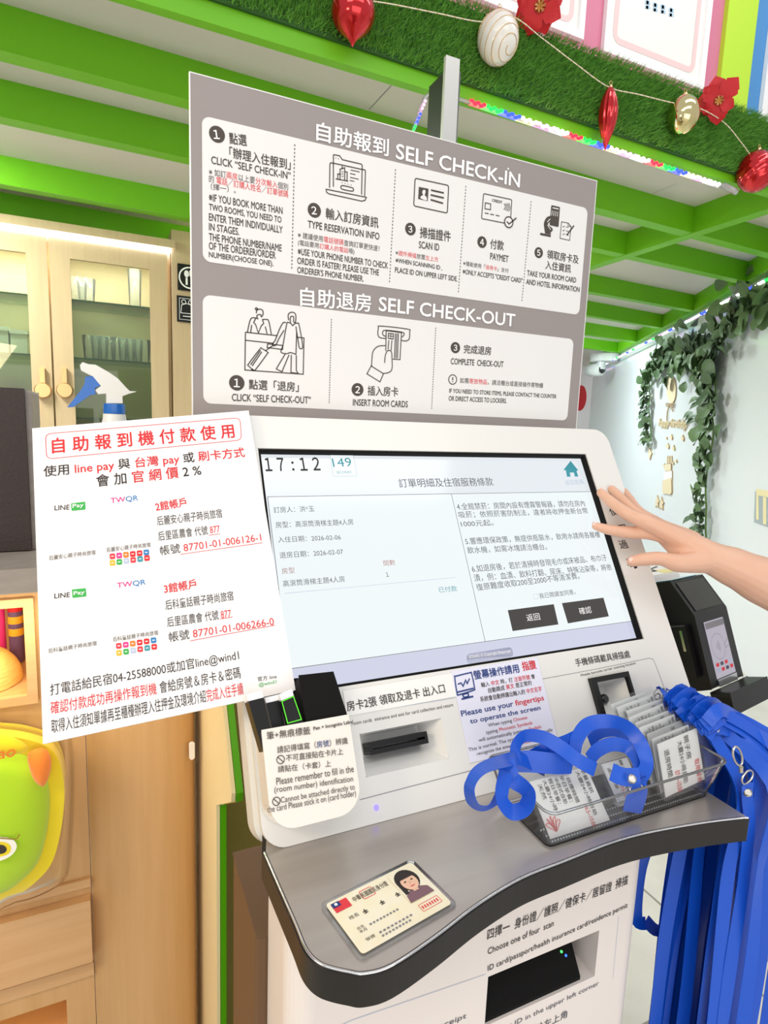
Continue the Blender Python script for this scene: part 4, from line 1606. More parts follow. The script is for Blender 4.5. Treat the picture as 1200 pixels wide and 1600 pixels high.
pr.fill(smooth_path(zbb(190, 432, 195, 420, 203, 416, 199, 400, 207, 388, 217, 396, 212, 418, 220, 424, 222, 444), 3, True), 'white_sign', .0003)
for a in ((245, 390, 312, 405), (243, 415, 312, 431), (243, 440, 308, 459)):
    L(zbb(*a), LW * 1.7)
badge(zbb(138, 593)[0], 9.9, '3')
pr.part('step_lettering')
T(zbb(187, 638, 347, 660), 17, '掃描證件', bold=.016)
T(zbb(182, 692, 287, 706), 10.8, 'SCAN ID', bold=.018)
T(zbb(60, 728, 282, 765), 8, [('※', 'ink'), ('證件掃描', R_), ('放置', 'ink'), ('左上方', R_)])
T(zbb(60, 770, 302, 810), 7.8, '※WHEN SCANNING ID ,', bold=.018)
T(zbb(57, 818, 382, 866), 8, 'PLACE ID ON UPPER LEFT SIDE.', bold=.018)
pr.part('credit_card_icon')
pr.rr(zbb(519, 408, 666, 440, 658, 568, 508, 538), .002, LW, 'ink')
T(zbb(563, 449, 616, 461), 4.2, 'CREDIT', bold=.03)
L(zbb(528, 456, 556, 462, 555, 492, 526, 487), LW, closed=True)
L(zbb(525, 509, 545, 513), LW)
L(zbb(553, 515, 573, 519), LW)
L(zbb(582, 521, 602, 525), LW)
for k in range(4):
    x = 626 + 8 * k
    L(smooth_path(zbb(x, 460 + 2 * k - 3 * k, x + 7, 477 + 2 * k, x - 2, 492 + 3 * k), 3), LW * .8)
pr.disc(zbb(650, 557)[0], 9.3, 'white_sign', .0003)
pr.ring(zbb(650, 557)[0], 8.4, LW * 1.3, 'ink', .0006)
L(zbb(640, 553, 651, 567, 690, 535), LW * 1.4, lift=.0006)
badge(zbb(511, 661)[0], 9.2, '4')
pr.part('step_lettering')
T(zbb(553, 694, 623, 705), 15, '付款', bold=.016)
T(zbb(553, 750, 647, 766), 10, 'PAYMET', bold=.018)
T(zbb(412, 782, 648, 822), 7.2, [('※僅能使用「', 'ink'), ('信用卡', R_), ('」支付', 'ink')])
T(zbb(410, 826, 720, 874), 7.6, '※ONLY ACCEPTS "CREDIT CARD"', bold=.018)
pr.part('card_and_receipt_icon')
pr.rr(zbb(872, 468, 917, 478, 909, 583, 862, 572), .002, 0, 'ink')
L(zbb(878, 482, 910, 489), .0014, 'white_sign', lift=.0003)
for k in range(4):
    L(zbb(876 + 10 * k, 496 + 2 * k, 873 + 10 * k, 522 + 2 * k), .0010, 'white_sign', lift=.0003)
pr.fill(smooth_path(zbb(834, 560, 848, 532, 870, 525, 876, 540, 858, 560, 856, 572, 878, 590, 872, 608, 842, 612, 836, 590), 3, True), 'ink', .0001)
L(zbb(850, 556, 866, 540), .0011, 'white_sign', lift=.0004)
L(zbb(852, 572, 868, 596), .0011, 'white_sign', lift=.0004)
pr.fill(zbb(815, 612, 870, 624, 868, 635, 813, 624), 'ink')
pr.fill(zbb(840, 606, 870, 612, 868, 622, 838, 616), 'ink')
L(zbb(925, 555, 960, 562, 975, 580, 967, 652, 917, 641), LW * .8, closed=True)
L(zbb(960, 562, 958, 577, 975, 580), LW * .7)
for k in range(3):
    L(zbb(930, 578 + 20 * k, 935, 583 + 20 * k, 943, 575 + 20 * k), LW * .6)
    L(zbb(948, 582 + 20 * k, 962, 585 + 20 * k), LW * .6)
L(zbb(990, 575, 952, 625), .0022)
badge(zbb(806, 716)[0], 8.6, '5')
pr.part('step_lettering')
T(zbb(848, 745, 1012, 775), 13.5, '領取房卡及', bold=.016)
T(zbb(840, 800, 972, 822), 13.2, '入住資訊', bold=.016)
T(zbb(745, 835, 1000, 873), 8.2, 'TAKE YOUR ROOM CARD', bold=.018)
T(zbb(740, 880, 1018, 922), 8.2, 'AND HOTEL INFORMATION', bold=.018)
# check-out half
pr.part('reception_icon')
L(zcc(345, 330, 510, 348), LW)
L(zcc(345, 330, 342, 527, 646, 549, 650, 360, 612, 356), LW, closed=False)
L(zcc(345, 372, 492, 388), LW)
L(zcc(460, 391, 540, 399, 538, 420, 458, 410), LW, closed=True)
L(smooth_path(zcc(355, 331, 372, 262, 398, 256, 412, 262), 4), LW)
L(smooth_path(zcc(432, 264, 452, 264, 466, 272, 480, 342), 4), LW)
L(zcc(372, 331, 378, 292), LW)
L(zcc(458, 338, 448, 300), LW)
L(zcc(398, 258, 388, 280, 398, 290, 412, 334, 428, 296, 440, 285, 434, 264), LW)
L(smooth_path(zcc(402, 232, 404, 216, 418, 210, 434, 216, 437, 236, 428, 250, 424, 238, 410, 240, 404, 246, 408, 258), 3), LW)
L(smooth_path(zcc(400, 213, 396, 208, 402, 203, 408, 208), 3, True), LW, closed=True)
L(smooth_path(zcc(570, 268, 568, 238, 586, 226, 606, 236, 606, 276, 596, 276, 596, 250, 582, 248, 578, 262, 580, 280), 3), LW)
L(zcc(562, 278, 580, 282, 590, 296, 604, 284, 622, 282), LW)
L(smooth_path(zcc(562, 278, 552, 330, 540, 400, 530, 434, 560, 442, 580, 436, 608, 446), 3), LW)
L(zcc(608, 446, 612, 330, 608, 300), LW)
L(smooth_path(zcc(556, 280, 540, 282, 520, 320, 500, 372, 488, 388, 490, 400, 504, 396, 520, 362, 546, 320), 3), LW)
L(smooth_path(zcc(622, 282, 632, 330, 643, 400, 638, 416, 626, 412, 622, 390, 612, 330), 3), LW)
L(zcc(552, 444, 512, 510, 506, 522, 536, 536, 540, 524, 572, 448), LW)
L(zcc(584, 448, 582, 540, 620, 544, 610, 530, 610, 450), LW)
L(smooth_path(zcc(428, 414, 460, 434, 456, 446, 398, 524, 386, 526, 362, 506, 362, 494, 420, 418), 3, True), LW, closed=True)
L(zcc(424, 424, 372, 500), LW)
L(zcc(430, 432, 380, 506), LW)
L(zcc(490, 398, 448, 428), LW)
pr.disc(zcc(380, 526)[0], 1.6, 'ink')
badge(zcc(300, 594)[0], 12.2, '1')
pr.part('step_lettering')
T(zcc(363, 628, 622, 641), 15.5, '點選「退房」', bold=.016)
T(zcc(275, 688, 685, 702), 11, 'CLICK “SELF CHECK-OUT”', bold=.018)
pr.part('card_slot_icon')
L(smooth_path(zcc(1078, 352, 1062, 345, 1060, 330, 1075, 320, 1160, 330, 1172, 342, 1160, 356), 3), LW)
L(smooth_path(zcc(1078, 363, 1045, 358, 1035, 340, 1038, 308, 1050, 298, 1190, 314, 1200, 328, 1198, 365, 1180, 376, 1156, 372), 3), LW)
L(zcc(1076, 428, 1078, 322, 1158, 332, 1150, 473, 1112, 470), LW)
L(zcc(1090, 336, 1116, 339, 1114, 366, 1089, 362), LW, closed=True)
L(zcc(1090, 349, 1115, 352), LW * .7)
L(zcc(1103, 337, 1102, 364), LW * .7)
for k in (1126, 1134, 1142):
    L(zcc(k, 336, k - 5, 466), LW)
L(zcc(1092, 372, 1088, 420), LW)
L(zcc(1108, 372, 1104, 425), LW)
L(smooth_path(zcc(1076, 400, 1035, 404, 1010, 430, 1004, 470, 1002, 508), 3), LW)
L(smooth_path(zcc(1070, 490, 1074, 450, 1086, 426, 1104, 430, 1108, 460, 1106, 530, 1062, 546), 3), LW)
L(zcc(1000, 506, 1064, 546, 1046, 589, 978, 547), LW, closed=True)
badge(zcc(929, 629)[0], 10.2, '2')
pr.part('step_lettering')
T(zcc(982, 660, 1140, 665), 15, '插入房卡', bold=.016)
T(zcc(905, 712, 1190, 722), 10, 'INSERT ROOM CARDS', bold=.018)
badge(zd(372, 344)[0], 8.8, '3')
pr.part('step_lettering')
T(zd(415, 373, 557, 384), 13.5, '完成退房', bold=.016)
T(zd(348, 430, 622, 446), 9.2, 'COMPLETE  CHECK-OUT', bold=.018)
T(zd(395, 529, 828, 555), 8.4, [('如需', 'ink'), ('寄放物品', R_), ('，請洽櫃台或直接操作寄物櫃', 'ink')])
T(zd(340, 582, 897, 611), 7.2, 'IF YOU NEED TO STORE ITEMS, PLEASE CONTACT THE COUNTER', bold=.018)
T(zd(337, 620, 638, 633), 7.2, 'OR DIRECT ACCESS TO LOCKERS.', bold=.018)
pr.part('notice_symbol')
pr.ring(zd(358, 510)[0], 7.4, LW, 'ink')
L(zd(358, 498, 358, 514), LW * 1.4)
pr.disc(zd(358, 521)[0], .9, 'ink')
# upright post behind the board
YPO = .80
FPO = front(YPO)
a, b = FPO.uv(697, 90), FPO.uv(719, 88)
ztop_ = (a[1] + b[1]) / 2
mb = MB()
mb.box(FPO, a[0], b[0], 0, ztop_, -.006, 0, 'alu')
mb.build('post_front', sg, label='silver aluminium post strip', bevel=.001)
c = at_x(668, 170, a[0])
mb = MB()
mb.box(FPO, a[0] + .001, b[0] - .004, 0, ztop_ - .018, -(c[1] - YPO), -.0062, 'black')
mb.build('post_rear', sg, label='black rear of the post', bevel=.001)
mb = MB()
mb.box(FPO, b[0] - .0038, b[0] + .006, 0, ztop_ - .012, -.03, -.0062, 'acrylic_rim')
mb.build('post_side', sg)
# ------------------------------------------------------------------ paper strip and notice stuck on the kiosk
mb = MB()
q = [PF.uv(*p) for p in zi(560, 190, 1090, 98, 1112, 222, 565, 308)]
pu0, pu1 = .5 * (q[0][0] + q[3][0]), .5 * (q[1][0] + q[2][0])
pv0, pv1 = .5 * (q[2][1] + q[3][1]), .5 * (q[0][1] + q[1][1])
mb.box(PF, pu0, pu1, pv0, pv1, .0003, .0009, 'paper')
o = mb.build('paper_strip', label='white paper strip with black room card text above the card slot', cat='label')
pr = Print(PF, o, .0014).part('printed_text')
pr.text(zi(578, 290, 1062, 197), 15.5, '房卡2張 領取及退卡 出入口', default='inkblack', bold=.008)
q = [PF.uv(*p) for p in zj(80, 150, 507, 88, 600, 512, 163, 602)]
pu0, pu1 = .5 * (q[0][0] + q[3][0]), .5 * (q[1][0] + q[2][0])
pv0, pv1 = .5 * (q[2][1] + q[3][1]), .5 * (q[0][1] + q[1][1])
mb = MB()
mb.box(PF, pu0, pu1, pv0, pv1, .0003, .0010, 'lilac')
o = mb.build('paper_notice', label='lilac paper notice asking for fingertips, stuck below the kiosk screen', cat='notice')
pr = Print(PF, o, .0014)
T = pr.text
pr.part('printed_text')
NV, RD, K_ = 'inknavy', 'inkred', 'ink'
T(zj(195, 196, 417, 160), 14, '螢幕操作請用', default=NV, bold=.02)
T(zj(435, 153, 502, 141), 14.5, '指腹', default=RD, bold=.02)
T(zj(230, 235, 495, 190), 8, [('輸入 ', K_), ('中文', RD), (' 時，打 ', K_), ('注音符號', RD), (' 會', K_)], bold=.008)
T(zj(265, 262, 478, 222), 8, [('自動跳成 ', K_), ('英文', RD), (' 是正常的', K_)], bold=.008)
T(zj(225, 306, 528, 252), 8.2, [('系統會自動辨識出輸入的 ', K_), ('中文名字', RD)], bold=.008)
T(zj(133, 386, 540, 305), 11.5, [('Please use your ', NV), ('fingertips', RD)], bold=.014)
T(zj(176, 420, 522, 350), 9.5, 'to operate the screen', default=NV, bold=.014)
T(zj(265, 434, 457, 394), 7, [('When typing ', K_), ('Chinese', RD)])
T(zj(253, 470, 482, 420), 7, [('typing ', K_), ('Phonetic Symbols', RD)])
T(zj(217, 508, 525, 440), 7, [('will automatically jump to ', K_), ('English', RD)])
T(zj(168, 556, 582, 454), 7, 'This is normal. The system will automatically', default=K_)
T(zj(208, 575, 530, 495), 6.8, [('recognize the entered ', K_), ('Chinese name.', RD)])
pr.part('monitor_drawing')
pr.line(smooth_path(zj(97, 185, 105, 178, 170, 162, 180, 166, 194, 235, 188, 248, 118, 270, 108, 262), 3, True), .0014, NV, closed=True)
pr.line(zj(112, 218, 128, 212, 138, 228, 150, 198, 158, 215, 170, 190), .0014, NV)
pr.line(zj(108, 258, 190, 238), .0016, NV)
pr.line(zj(135, 268, 162, 262, 166, 278, 142, 284), .0016, NV, closed=True)
pr.line(zj(130, 292, 188, 278), .0018, NV)

# ------------------------------------------------------------------ pen holder on the panel
HN = .036
q = [PF.uv(*p, HN) for p in ((409, 1138), (553, 1117), (559, 1270), (424, 1302))]
hu0, hu1 = .5 * (q[0][0] + q[3][0]), .5 * (q[1][0] + q[2][0])
hv0, hv1 = .5 * (q[2][1] + q[3][1]), .5 * (q[0][1] + q[1][1])
ph = thing('pen_holder', PF.p(.5 * (hu0 + hu1), hv0, .015), 'white rounded pen holder stuck on the lower left corner of the kiosk panel', 'holder')
M['holder'] = mk('white_tape_plastic', '#efeae2', 0.25, coat=.4, bump=(40, .25, (1, 1, 1)))


def ubox(r, n0, n1, a=0.0):
    return [(hu0 + a, hv1)] + [(hu0 + a + r - r * math.cos(t), hv0 + a + r - r * math.sin(t)) for t in np.linspace(0, math.pi / 2, 8)] + \
           [(hu1 - a - r + r * math.sin(t), hv0 + a + r - r * math.cos(t)) for t in np.linspace(0, math.pi / 2, 8)] + [(hu1 - a, hv1)]


mb = MB()
ol = ubox(.022, 0, 0)
mb.prism(PF, ol, HN - .003, HN, 'holder')
mb.build('front', ph, bevel=.002)
mb = MB()
il = ubox(.020, 0, 0, .003)
k = len(ol)
for n0, n1 in ((.001, HN - .0031),):
    for i in range(k - 1):
        a, b = ol[i], ol[i + 1]
        c, d = il[i], il[i + 1]
        mb.add([PF.p(*a, n0), PF.p(*b, n0), PF.p(*b, n1), PF.p(*a, n1), PF.p(*c, n0), PF.p(*d, n0), PF.p(*d, n1), PF.p(*c, n1)],
               [(0, 1, 2, 3), (4, 7, 6, 5), (0, 4, 5, 1), (2, 6, 7, 3), (0, 3, 7, 4), (1, 5, 6, 2)], 'holder')
mb.build('side_wall', ph)
mb = MB()
mb.prism(PF, il, .001, .003, 'holder')
mb.build('back', ph)
HF = PF.off(HN)
pr = Print(HF, ph, .0008)
T = pr.text
pr.part('printed_text')
T(zi(180, 430, 395, 402), 12.5, '筆+無痕標籤', default='ink', bold=.004)
T(zi(412, 388, 606, 352), 7, 'Pen + Incognito Label', default='inkblack', bold=.02)
T(zi(232, 497, 580, 450), 11, [('請記得填寫（', 'ink'), ('房號', 'inknavy'), ('）辨識', 'ink')], bold=.004)
T(zi(275, 537, 557, 502), 10.5, '不可直接貼在卡片上', default='ink', bold=.004)
T(zi(235, 592, 497, 562), 10.5, '請貼在（卡套）上', default='ink', bold=.004)
T(zi(228, 653, 610, 588), 11, 'Please remember to fill in the', default='ink')
T(zi(218, 700, 607, 643), 12, '(room number) identification', default='ink')
T(zi(250, 750, 616, 682), 11.5, 'Cannot be attached directly to', default='ink')
T(zi(183, 800, 622, 715), 12.5, 'the card Please stick it on (card holder)', default='ink')
for c in ((248, 527), (227, 733)):
    p = zi(*c)[0]
    pr.ring(p, 6.5, .0007, 'ink')
    pr.line([(p[0] - 4.5, p[1] - 4), (p[0] + 4.5, p[1] + 4)], .0007, 'ink')
# things standing in the holder
def block(px, n0, n1, mat, name, label, cat, foot=.035, bevel=.002, top=None, group=None):
    """box whose visible front upper part is the pixel quad; it continues down into the holder"""
    q = [PF.uv(*p, n1) for p in px]
    ol = [tuple(q[0]), tuple(q[1])]
    d0, d1 = nrm(q[2] - q[1]), nrm(q[3] - q[0])
    ol += [tuple(q[2] + d0 * foot), tuple(q[3] + d1 * foot)]
    mb = MB()
    mb.prism(PF, ol, n0, n1, mat)
    o = mb.build(name, label=label, cat=cat, bevel=bevel, seg=3, group=group)
    if top:
        m2 = MB()
        u = nrm(q[0] - q[3])
        t0, t1 = q[0] + u * .0002, q[1] + u * .0002
        m2.prism(PF, [tuple(t0), tuple(t1), tuple(t1 + u * top), tuple(t0 + u * top)], n0 + .0005, n1 - .0003, 'inkwhite')
        m2.build('cap', o, label='white cap', bevel=.001)
    return o


block([(466, 1055), (521, 1049), (541, 1112), (478, 1124)], .0065, .032, 'dark', 'black_case', 'large black rounded case sticking out of the pen holder', 'case', bevel=.009, foot=.012)
block([(388, 1096), (412, 1090), (421, 1130), (400, 1137)], .0165, .034, 'black', 'marker_box', 'black box with white cap leftmost in the pen holder', 'box', .03, .001, .006)
block([(416, 1099), (437, 1094), (444, 1128), (424, 1132)], .0165, .0245, 'black', 'marker_box', 'black box with white cap in the pen holder between its two neighbours', 'box', .03, .001, .005)
o = block([(440, 1095), (459, 1087), (472, 1124), (449, 1131)], .0250, .0330, 'black', 'marker_box', 'black box with white cap and bright green outline in the pen holder', 'box', .03, .001, .006)
emis('neon', '#52e81c', 0.55)
M['neonink'] = mk('neon_green_ink', '#5cf02a', 0.5)
pr = Print(PF.off(.0330), o, .0006).part('green_outline')
pr.line([(440.5, 1096), (458.5, 1088), (471, 1124), (449.5, 1130)], .0009, 'neonink', True)

# ------------------------------------------------------------------ payment notice: an A4 foam board leaning in front of the kiosk's left edge
A_ = np.array([0.984, -0.13, 0.125])
B_ = np.array([-0.039, 0.514, 0.857])
c1 = .665 * 0
tl = None
d = ray(50.2, 669.3)
KS = 1.035
TLP = CAM + d * (0.588 * KS / (d @ CF))
NF = Frame(TLP, A_, B_)
nb = thing('payment_notice', NF.p(.105 * KS, -.297 * KS, -.003), 'white foam board notice on paying at the self check-in machine, tilted beside the screen', 'sign')
mb = MB()
mb.box(NF, 0, .21 * KS, -.297 * KS, 0, -.005, 0, 'foam')
mb.build('foam_board', nb, bevel=.0004)
ze, zf = zm(40, 630, 2.927), zm(40, 880, 2.727)
pr = Print(NF, nb, .0004)
T = pr.text
K_, RD = 'inkblack', 'inkred'
pr.part('red_frame')
pr.rr(ze(90, 140, 980, 66, 988, 168, 96, 255), .006, .0006, RD)
pr.part('heading_lettering')
T(ze(122, 230, 957, 157), 23, '自 助 報 到 機 付 款 使 用', default=RD, bold=.018)
T(ze(83, 345, 1005, 253), 19, [('使用 ', K_), ('line pay', RD), (' 與 ', K_), ('台灣 pay', RD), (' 或 ', K_), ('刷卡方式', RD)], bold=.012)
T(ze(325, 383, 805, 330), 18.5, [('會 加 ', K_), ('官 網 價 ', RD), ('2 %', K_)], bold=.012)
pr.part('account_lettering')
T(ze(597, 495, 737, 472), 14.5, '2館帳戶', default=RD, bold=.016)
T(ze(603, 560, 900, 523), 14.5, '后麗安心親子時尚旅宿', default=K_)
T(ze(608, 630, 890, 593), 14.5, [('后里區農會 代號 ', K_), ('877', RD)])
T(ze(617, 697, 1080, 632), 15, [('帳號 ', K_), ('87701-01-006126-1', RD)])
pr.line(ze(708, 691, 1083, 638), .0005, RD)
pr.line(ze(838, 604, 890, 597), .0005, RD)
T(zf(592, 130, 728, 107), 15, '3館帳戶', default=RD, bold=.016)
T(zf(597, 200, 887, 158), 15.5, '后科童話親子時尚旅宿', default=K_)
T(zf(604, 273, 877, 232), 15.5, [('后里區農會 代號 ', K_), ('877', RD)])
T(zf(612, 337, 1060, 266), 15.5, [('帳號 ', K_), ('87701-01-006266-0', RD)])
pr.line(zf(700, 331, 1063, 264), .0005, RD)
pr.line(zf(828, 238, 882, 229), .0005, RD)
pr.part('caption_lettering')
T(ze(107, 719, 320, 692), 7.5, '后麗安心親子時尚旅宿', default='ink')
pr.part('caption_lettering')
T(ze(370, 682, 572, 657), 7.5, '后麗安心親子時尚旅宿', default='ink')
pr.part('caption_lettering')
T(zf(97, 384, 303, 350), 7.5, '后科童話親子時尚旅宿', default='ink')
pr.part('caption_lettering')
T(zf(372, 335, 565, 305), 7.5, '后科童話親子時尚旅宿', default='ink')
pr.part('caption_lettering')
T(zf(990, 504, 1070, 491), 7.2, '官方 line', default=K_)
T(zf(995, 530, 1070, 515), 7.2, '@wind1', default='inkgreen')
for f_, a, b, c in ((ze, (132, 490, 200, 486), ((208, 458), (272, 450), (274, 486), (210, 492)), (216, 484, 266, 478)),
                    (zf, (122, 150, 188, 144), ((197, 112), (256, 106), (259, 141), (200, 148)), (205, 141, 252, 135))):
    pr.part('payment_logo')
    T(f_(*a), 7.5, 'LINE', default=K_, bold=.012)
    pr.rr([f_(*p)[0] for p in b], .0006, 0, 'inkgreen')
    T(f_(*c), 7.5, 'Pay', default='inkwhite', bold=.02, lift=.0004)
pr.part('payment_logo')
T(ze(390, 462, 515, 448), 9.5, [('TW', 'inkmagenta'), ('QR', 'inkblue')], bold=.01)
pr.part('payment_logo')
T(zf(390, 110, 512, 94), 9.5, [('TW', 'inkmagenta'), ('QR', 'inkblue')], bold=.01)
pr.part('wallet_badges')
cols1 = ['inkrose', 'inkmagenta', 'inkorange', 'inkred', 'inkred', 'inkblue']
cols2 = ['inkyellow', 'inkgreen', 'inkpale', 'inkrose', 'inkteal', 'inkred']
for f_, p1, p2 in ((ze, (397, 700, 552, 682), (397, 730, 555, 708)), (zf, (397, 352, 545, 328), (398, 382, 548, 356))):
    pr.part('wallet_badges')
    a, b = f_(*p1)
    c, d = f_(*p2)
    for i in range(6):
        t = i / 5
        for (m, n_, cc) in ((a, b, cols1[i]), (c, d, cols2[i])):
            x, y = m[0] + (n_[0] - m[0]) * t, m[1] + (n_[1] - m[1]) * t
            pr.rr([(x - 4.5, y - 4), (x + 4, y - 4.6), (x + 4.5, y + 4), (x - 4, y + 4.8)], .0012, 0, cc)
            pr.line([(x - 2, y + .2), (x + 2, y - .2)], .0008, 'inkwhite', lift=.0004)
pr.part('instructions_lettering')
T(zf(105, 572, 912, 418), 20, '打電話給民宿04-25588000或加官line@wind1', default=K_)
T(zf(107, 645, 918, 490), 19.5, [('確認付款成功再操作報到機', RD), (' 會給房號＆房卡＆密碼', K_)])
T(zf(110, 725, 930, 560), 20.5, [('取得入住須知單據再至櫃檯辦理入住押金及環境介紹', K_), ('完成入住手續', RD)])

# ------------------------------------------------------------------ identity card on the steel shelf
q = [at_z(x, y, ZT) for x, y in zk(80, 208, 355, 75, 485, 212, 200, 380)]
ctr_ = sum(q) / 4
U_ = nrm((q[1] - q[0]) + (q[2] - q[3]))
IF = Frame(ctr_ * np.array([1, 1, 0]) + np.array([0, 0, ZT]), U_, np.cross((0, 0, 1), U_))
lw, lh = .046, .030
idc = thing('identity_card', IF.p(0, 0, .0003), 'laminated identity card with a portrait lying on the steel shelf', 'card')
mb = MB()
mb.prism(IF, rrect(-lw, -lh, lw, lh, .005), .0003, .0014, 'vinyl')
mb.build('laminate', idc)
mb = MB()
mb.prism(IF, rrect(-lw + .004, -lh + .004, lw - .004, lh - .004, .003), .0015, .0019, 'idpaper') if False else None
M['idpaper'] = mk('identity_card_paper', '#f7f3e6', 0.25, coat=.5, noise=(60, '#f3e9bb', (1, 1, 1), .9))
mb.prism(IF, rrect(-lw + .0035, -lh + .0035, lw - .0035, lh - .0035, .003), .0015, .0019, 'idpaper')
mb.build('card', idc)
pr = Print(IF, idc, .0022)
pr.part('flag_print')
pr.filluv(RR(-.0395, .014, -.0255, .0235), 'inkrose')
pr.filluv(RR(-.0395, .0188, -.0325, .0235), 'inknavy', .0003)
pr.filluv(circle(-.036, .0212, .0014, 12), 'inkwhite', .0005)
pr.part('card_lettering')
pr.textuv(-.022, .0155, .033, .0055, '中華民國國民身分證', default='ink', bold=.004)
pr.textuv(-.034, .003, .008, .0035, '姓名', default='ink')
pr.textuv(-.034, -.008, .006, .0028, '出生', default='ink')
pr.textuv(-.034, -.0115, .006, .0028, '年月', default='ink')
pr.textuv(-.034, -.0195, .008, .0028, '發證', default='ink')
for k, (u0, u1, v) in enumerate(((-.024, .004, -.0085), (-.022, .010, -.0185), (-.022, .006, -.022))):
    for i in range(9):
        a = u0 + (u1 - u0) * i / 9
        pr.lineuv([(a, v), (a + (u1 - u0) / 15, v + .0003)], .0016, 'inkgrey')
for i, u in enumerate((-.022, -.006, .009)):
    pr.lineuv([(u, .004), (u + .004, .004)], .0009, 'ink')
    pr.lineuv([(u + .002, .0025), (u + .002, .006)], .0009, 'ink')
    pr.lineuv([(u + .0003, .0022), (u + .0038, .0024)], .0008, 'ink')
pr.rr([tuple(proj(IF.p(u, v, .0022))) for u, v in ((.018, -.014), (.037, -.014), (.037, -.021), (.018, -.021))], .0008, .0004, 'inkrose')
for u in np.linspace(.0195, .034, 7):
    pr.lineuv([(u, -.0175), (u + .0012, -.0175)], .003, 'inkrose')
pr.lineuv(rrect(-.014, .014, -.003, .0225, .001), .0005, 'inkrose', True)
pr.part('portrait_print')
M['portskin'] = mk('printed_skin', '#eec3a6', .4)
M['portshirt'] = mk('printed_shirt', '#7d5a66', .4)
M['portbg'] = mk('printed_backdrop', '#8fa9c4', .4)
pr.filluv(RR(.0145, -.0095, .0385, .0228), 'idpaper', .0002)
pr.filluv([(.0145, -.0095), (.0385, -.0095), (.0372, -.002), (.031, .0015), (.022, .0015), (.016, -.002)], 'portshirt', .0004)
pr.filluv(circle(.0265, .0115, .0105, 20, .0115), 'inkblack', .0004)
pr.filluv(RR(.0162, -.001, .020, .010), 'inkblack', .00045)
pr.filluv(RR(.024, -.0015, .029, .006), 'portskin', .0006)
pr.filluv(circle(.0265, .0085, .0074, 20, .0088), 'portskin', .0008)
pr.filluv([(.0185, .013), (.0345, .013), (.033, .0165), (.0265, .0188), (.020, .0165)], 'inkblack', .001)
for u in (.0232, .0298):
    pr.filluv(circle(u, .0098, .0012, 10, .0007), 'inkblack', .001)
pr.lineuv([(.0265, .0085), (.0262, .0065)], .0004, 'inkbrown', lift=.001)
pr.lineuv([(.0245, .0038), (.0285, .0038)], .0008, 'inkrose', lift=.001)

# ------------------------------------------------------------------ contactless card terminal at the kiosk's right side
TO = at_y(1085, 962, .60)
TFr = Frame(TO, (math.cos(.18), math.sin(.18), 0), (0, math.sin(.36), math.cos(.36)))
zt3 = zm(980, 860, 3.3333)
tm = thing('card_terminal', TFr.p(.04, -.14, -.04), 'black contactless card terminal mounted at the right side of the kiosk', 'card reader')
fw4 = [TFr.uv(*p) for p in ((1085, 962), (1142, 947), (1153, 1052), (1096, 1094))]
tw = (fw4[1][0] + fw4[2][0]) / 2
th_ = (fw4[2][1] + fw4[3][1]) / 2
mb = MB()
dpt = .075
# side profile: face, bevelled top, back
prof = [(0, th_), (0, 0), (-.026, .056), (-dpt - .01, .056), (-dpt - .01, th_ - .01)]
A1 = [TFr.p(0, v, n) for n, v in prof]
A2 = [TFr.p(tw, v, n) for n, v in prof]
k = len(prof)
mb.add(A1, [tuple(range(k))[::-1]], 'black')
mb.add(A2, [tuple(range(k))], 'black')
mb.add(A1 + A2, [(i, (i + 1) % k, (i + 1) % k + k, i + k) for i in range(k)], 'black')
mb.build('body', tm, bevel=.003)
BV = Frame(TFr.p(0, 0, 0), TFr.U, TFr.V * .056 - TFr.N * .026)
mb = MB()
mb.box(BV, .010, tw - .008, .006, .056, .0002, .0012, 'blackgloss')
mb.build('top_window', tm)
mb = MB()
M['tealglass'] = mk('teal_film', '#2f7f96', .15, coat=.6)
mb.box(Frame(TFr.p(0, .056, -.026), TFr.U, -TFr.N), .006, tw - .014, .003, .040, .0006, .0015, 'tealglass')
mb.build('top_film', tm, label='teal film on top')
sc_ = [TFr.uv(*p) for p in zt3(420, 367, 512, 342, 542, 635, 443, 685)]
a0, a1 = .5 * (sc_[0][0] + sc_[3][0]), .5 * (sc_[1][0] + sc_[2][0])
b0, b1 = .5 * (sc_[2][1] + sc_[3][1]), .5 * (sc_[0][1] + sc_[1][1])
M['tscreen'] = mk('terminal_screen', '#000000', .15, emit=.62, ecol='#d6cfdf')
mb = MB()
mb.box(TFr, a0, a1, b0, b1, .0003, .0012, 'tscreen')
ts = mb.build('display', tm)
pr = Print(TFr, ts, .0016)
pr.part('display_graphics')
hgt = b1 - b0
wid = a1 - a0
pr.filluv(RR(a0, b1 - hgt * .13, a1, b1 - hgt * .02), 'inkgrey')
pr.lineuv(circle((a0 + a1) / 2 - wid * .08, b0 + hgt * .53, wid * .34, 24), .0004, 'inkslate', True)
for k in range(4):
    r = wid * (.06 + .055 * k)
    cx_, cy_ = (a0 + a1) / 2 - wid * .22, b0 + hgt * .53
    pr.lineuv([(cx_ + r * math.cos(t), cy_ + r * math.sin(t)) for t in np.linspace(-.7, .7, 7)], .0006, 'inkslate')
pr.lineuv([(a1 - wid * .05, b0 + hgt * .62), (a1 - wid * .25, b0 + hgt * .52), (a1 - wid * .2, b0 + hgt * .46), (a1 - wid * .04, b0 + hgt * .5)], .0005, 'inkslate')
for j in range(2):
    for i in range(4):
        u, v = a0 + wid * (.08 + .23 * i), b0 + hgt * (.1 + .1 * j)
        pr.filluv(RR(u, v, u + wid * .15, v + hgt * .06), ('inkpale', 'inkrose', 'inkslate', 'inkrose')[(i + j) % 4], .0002)
mb = MB()
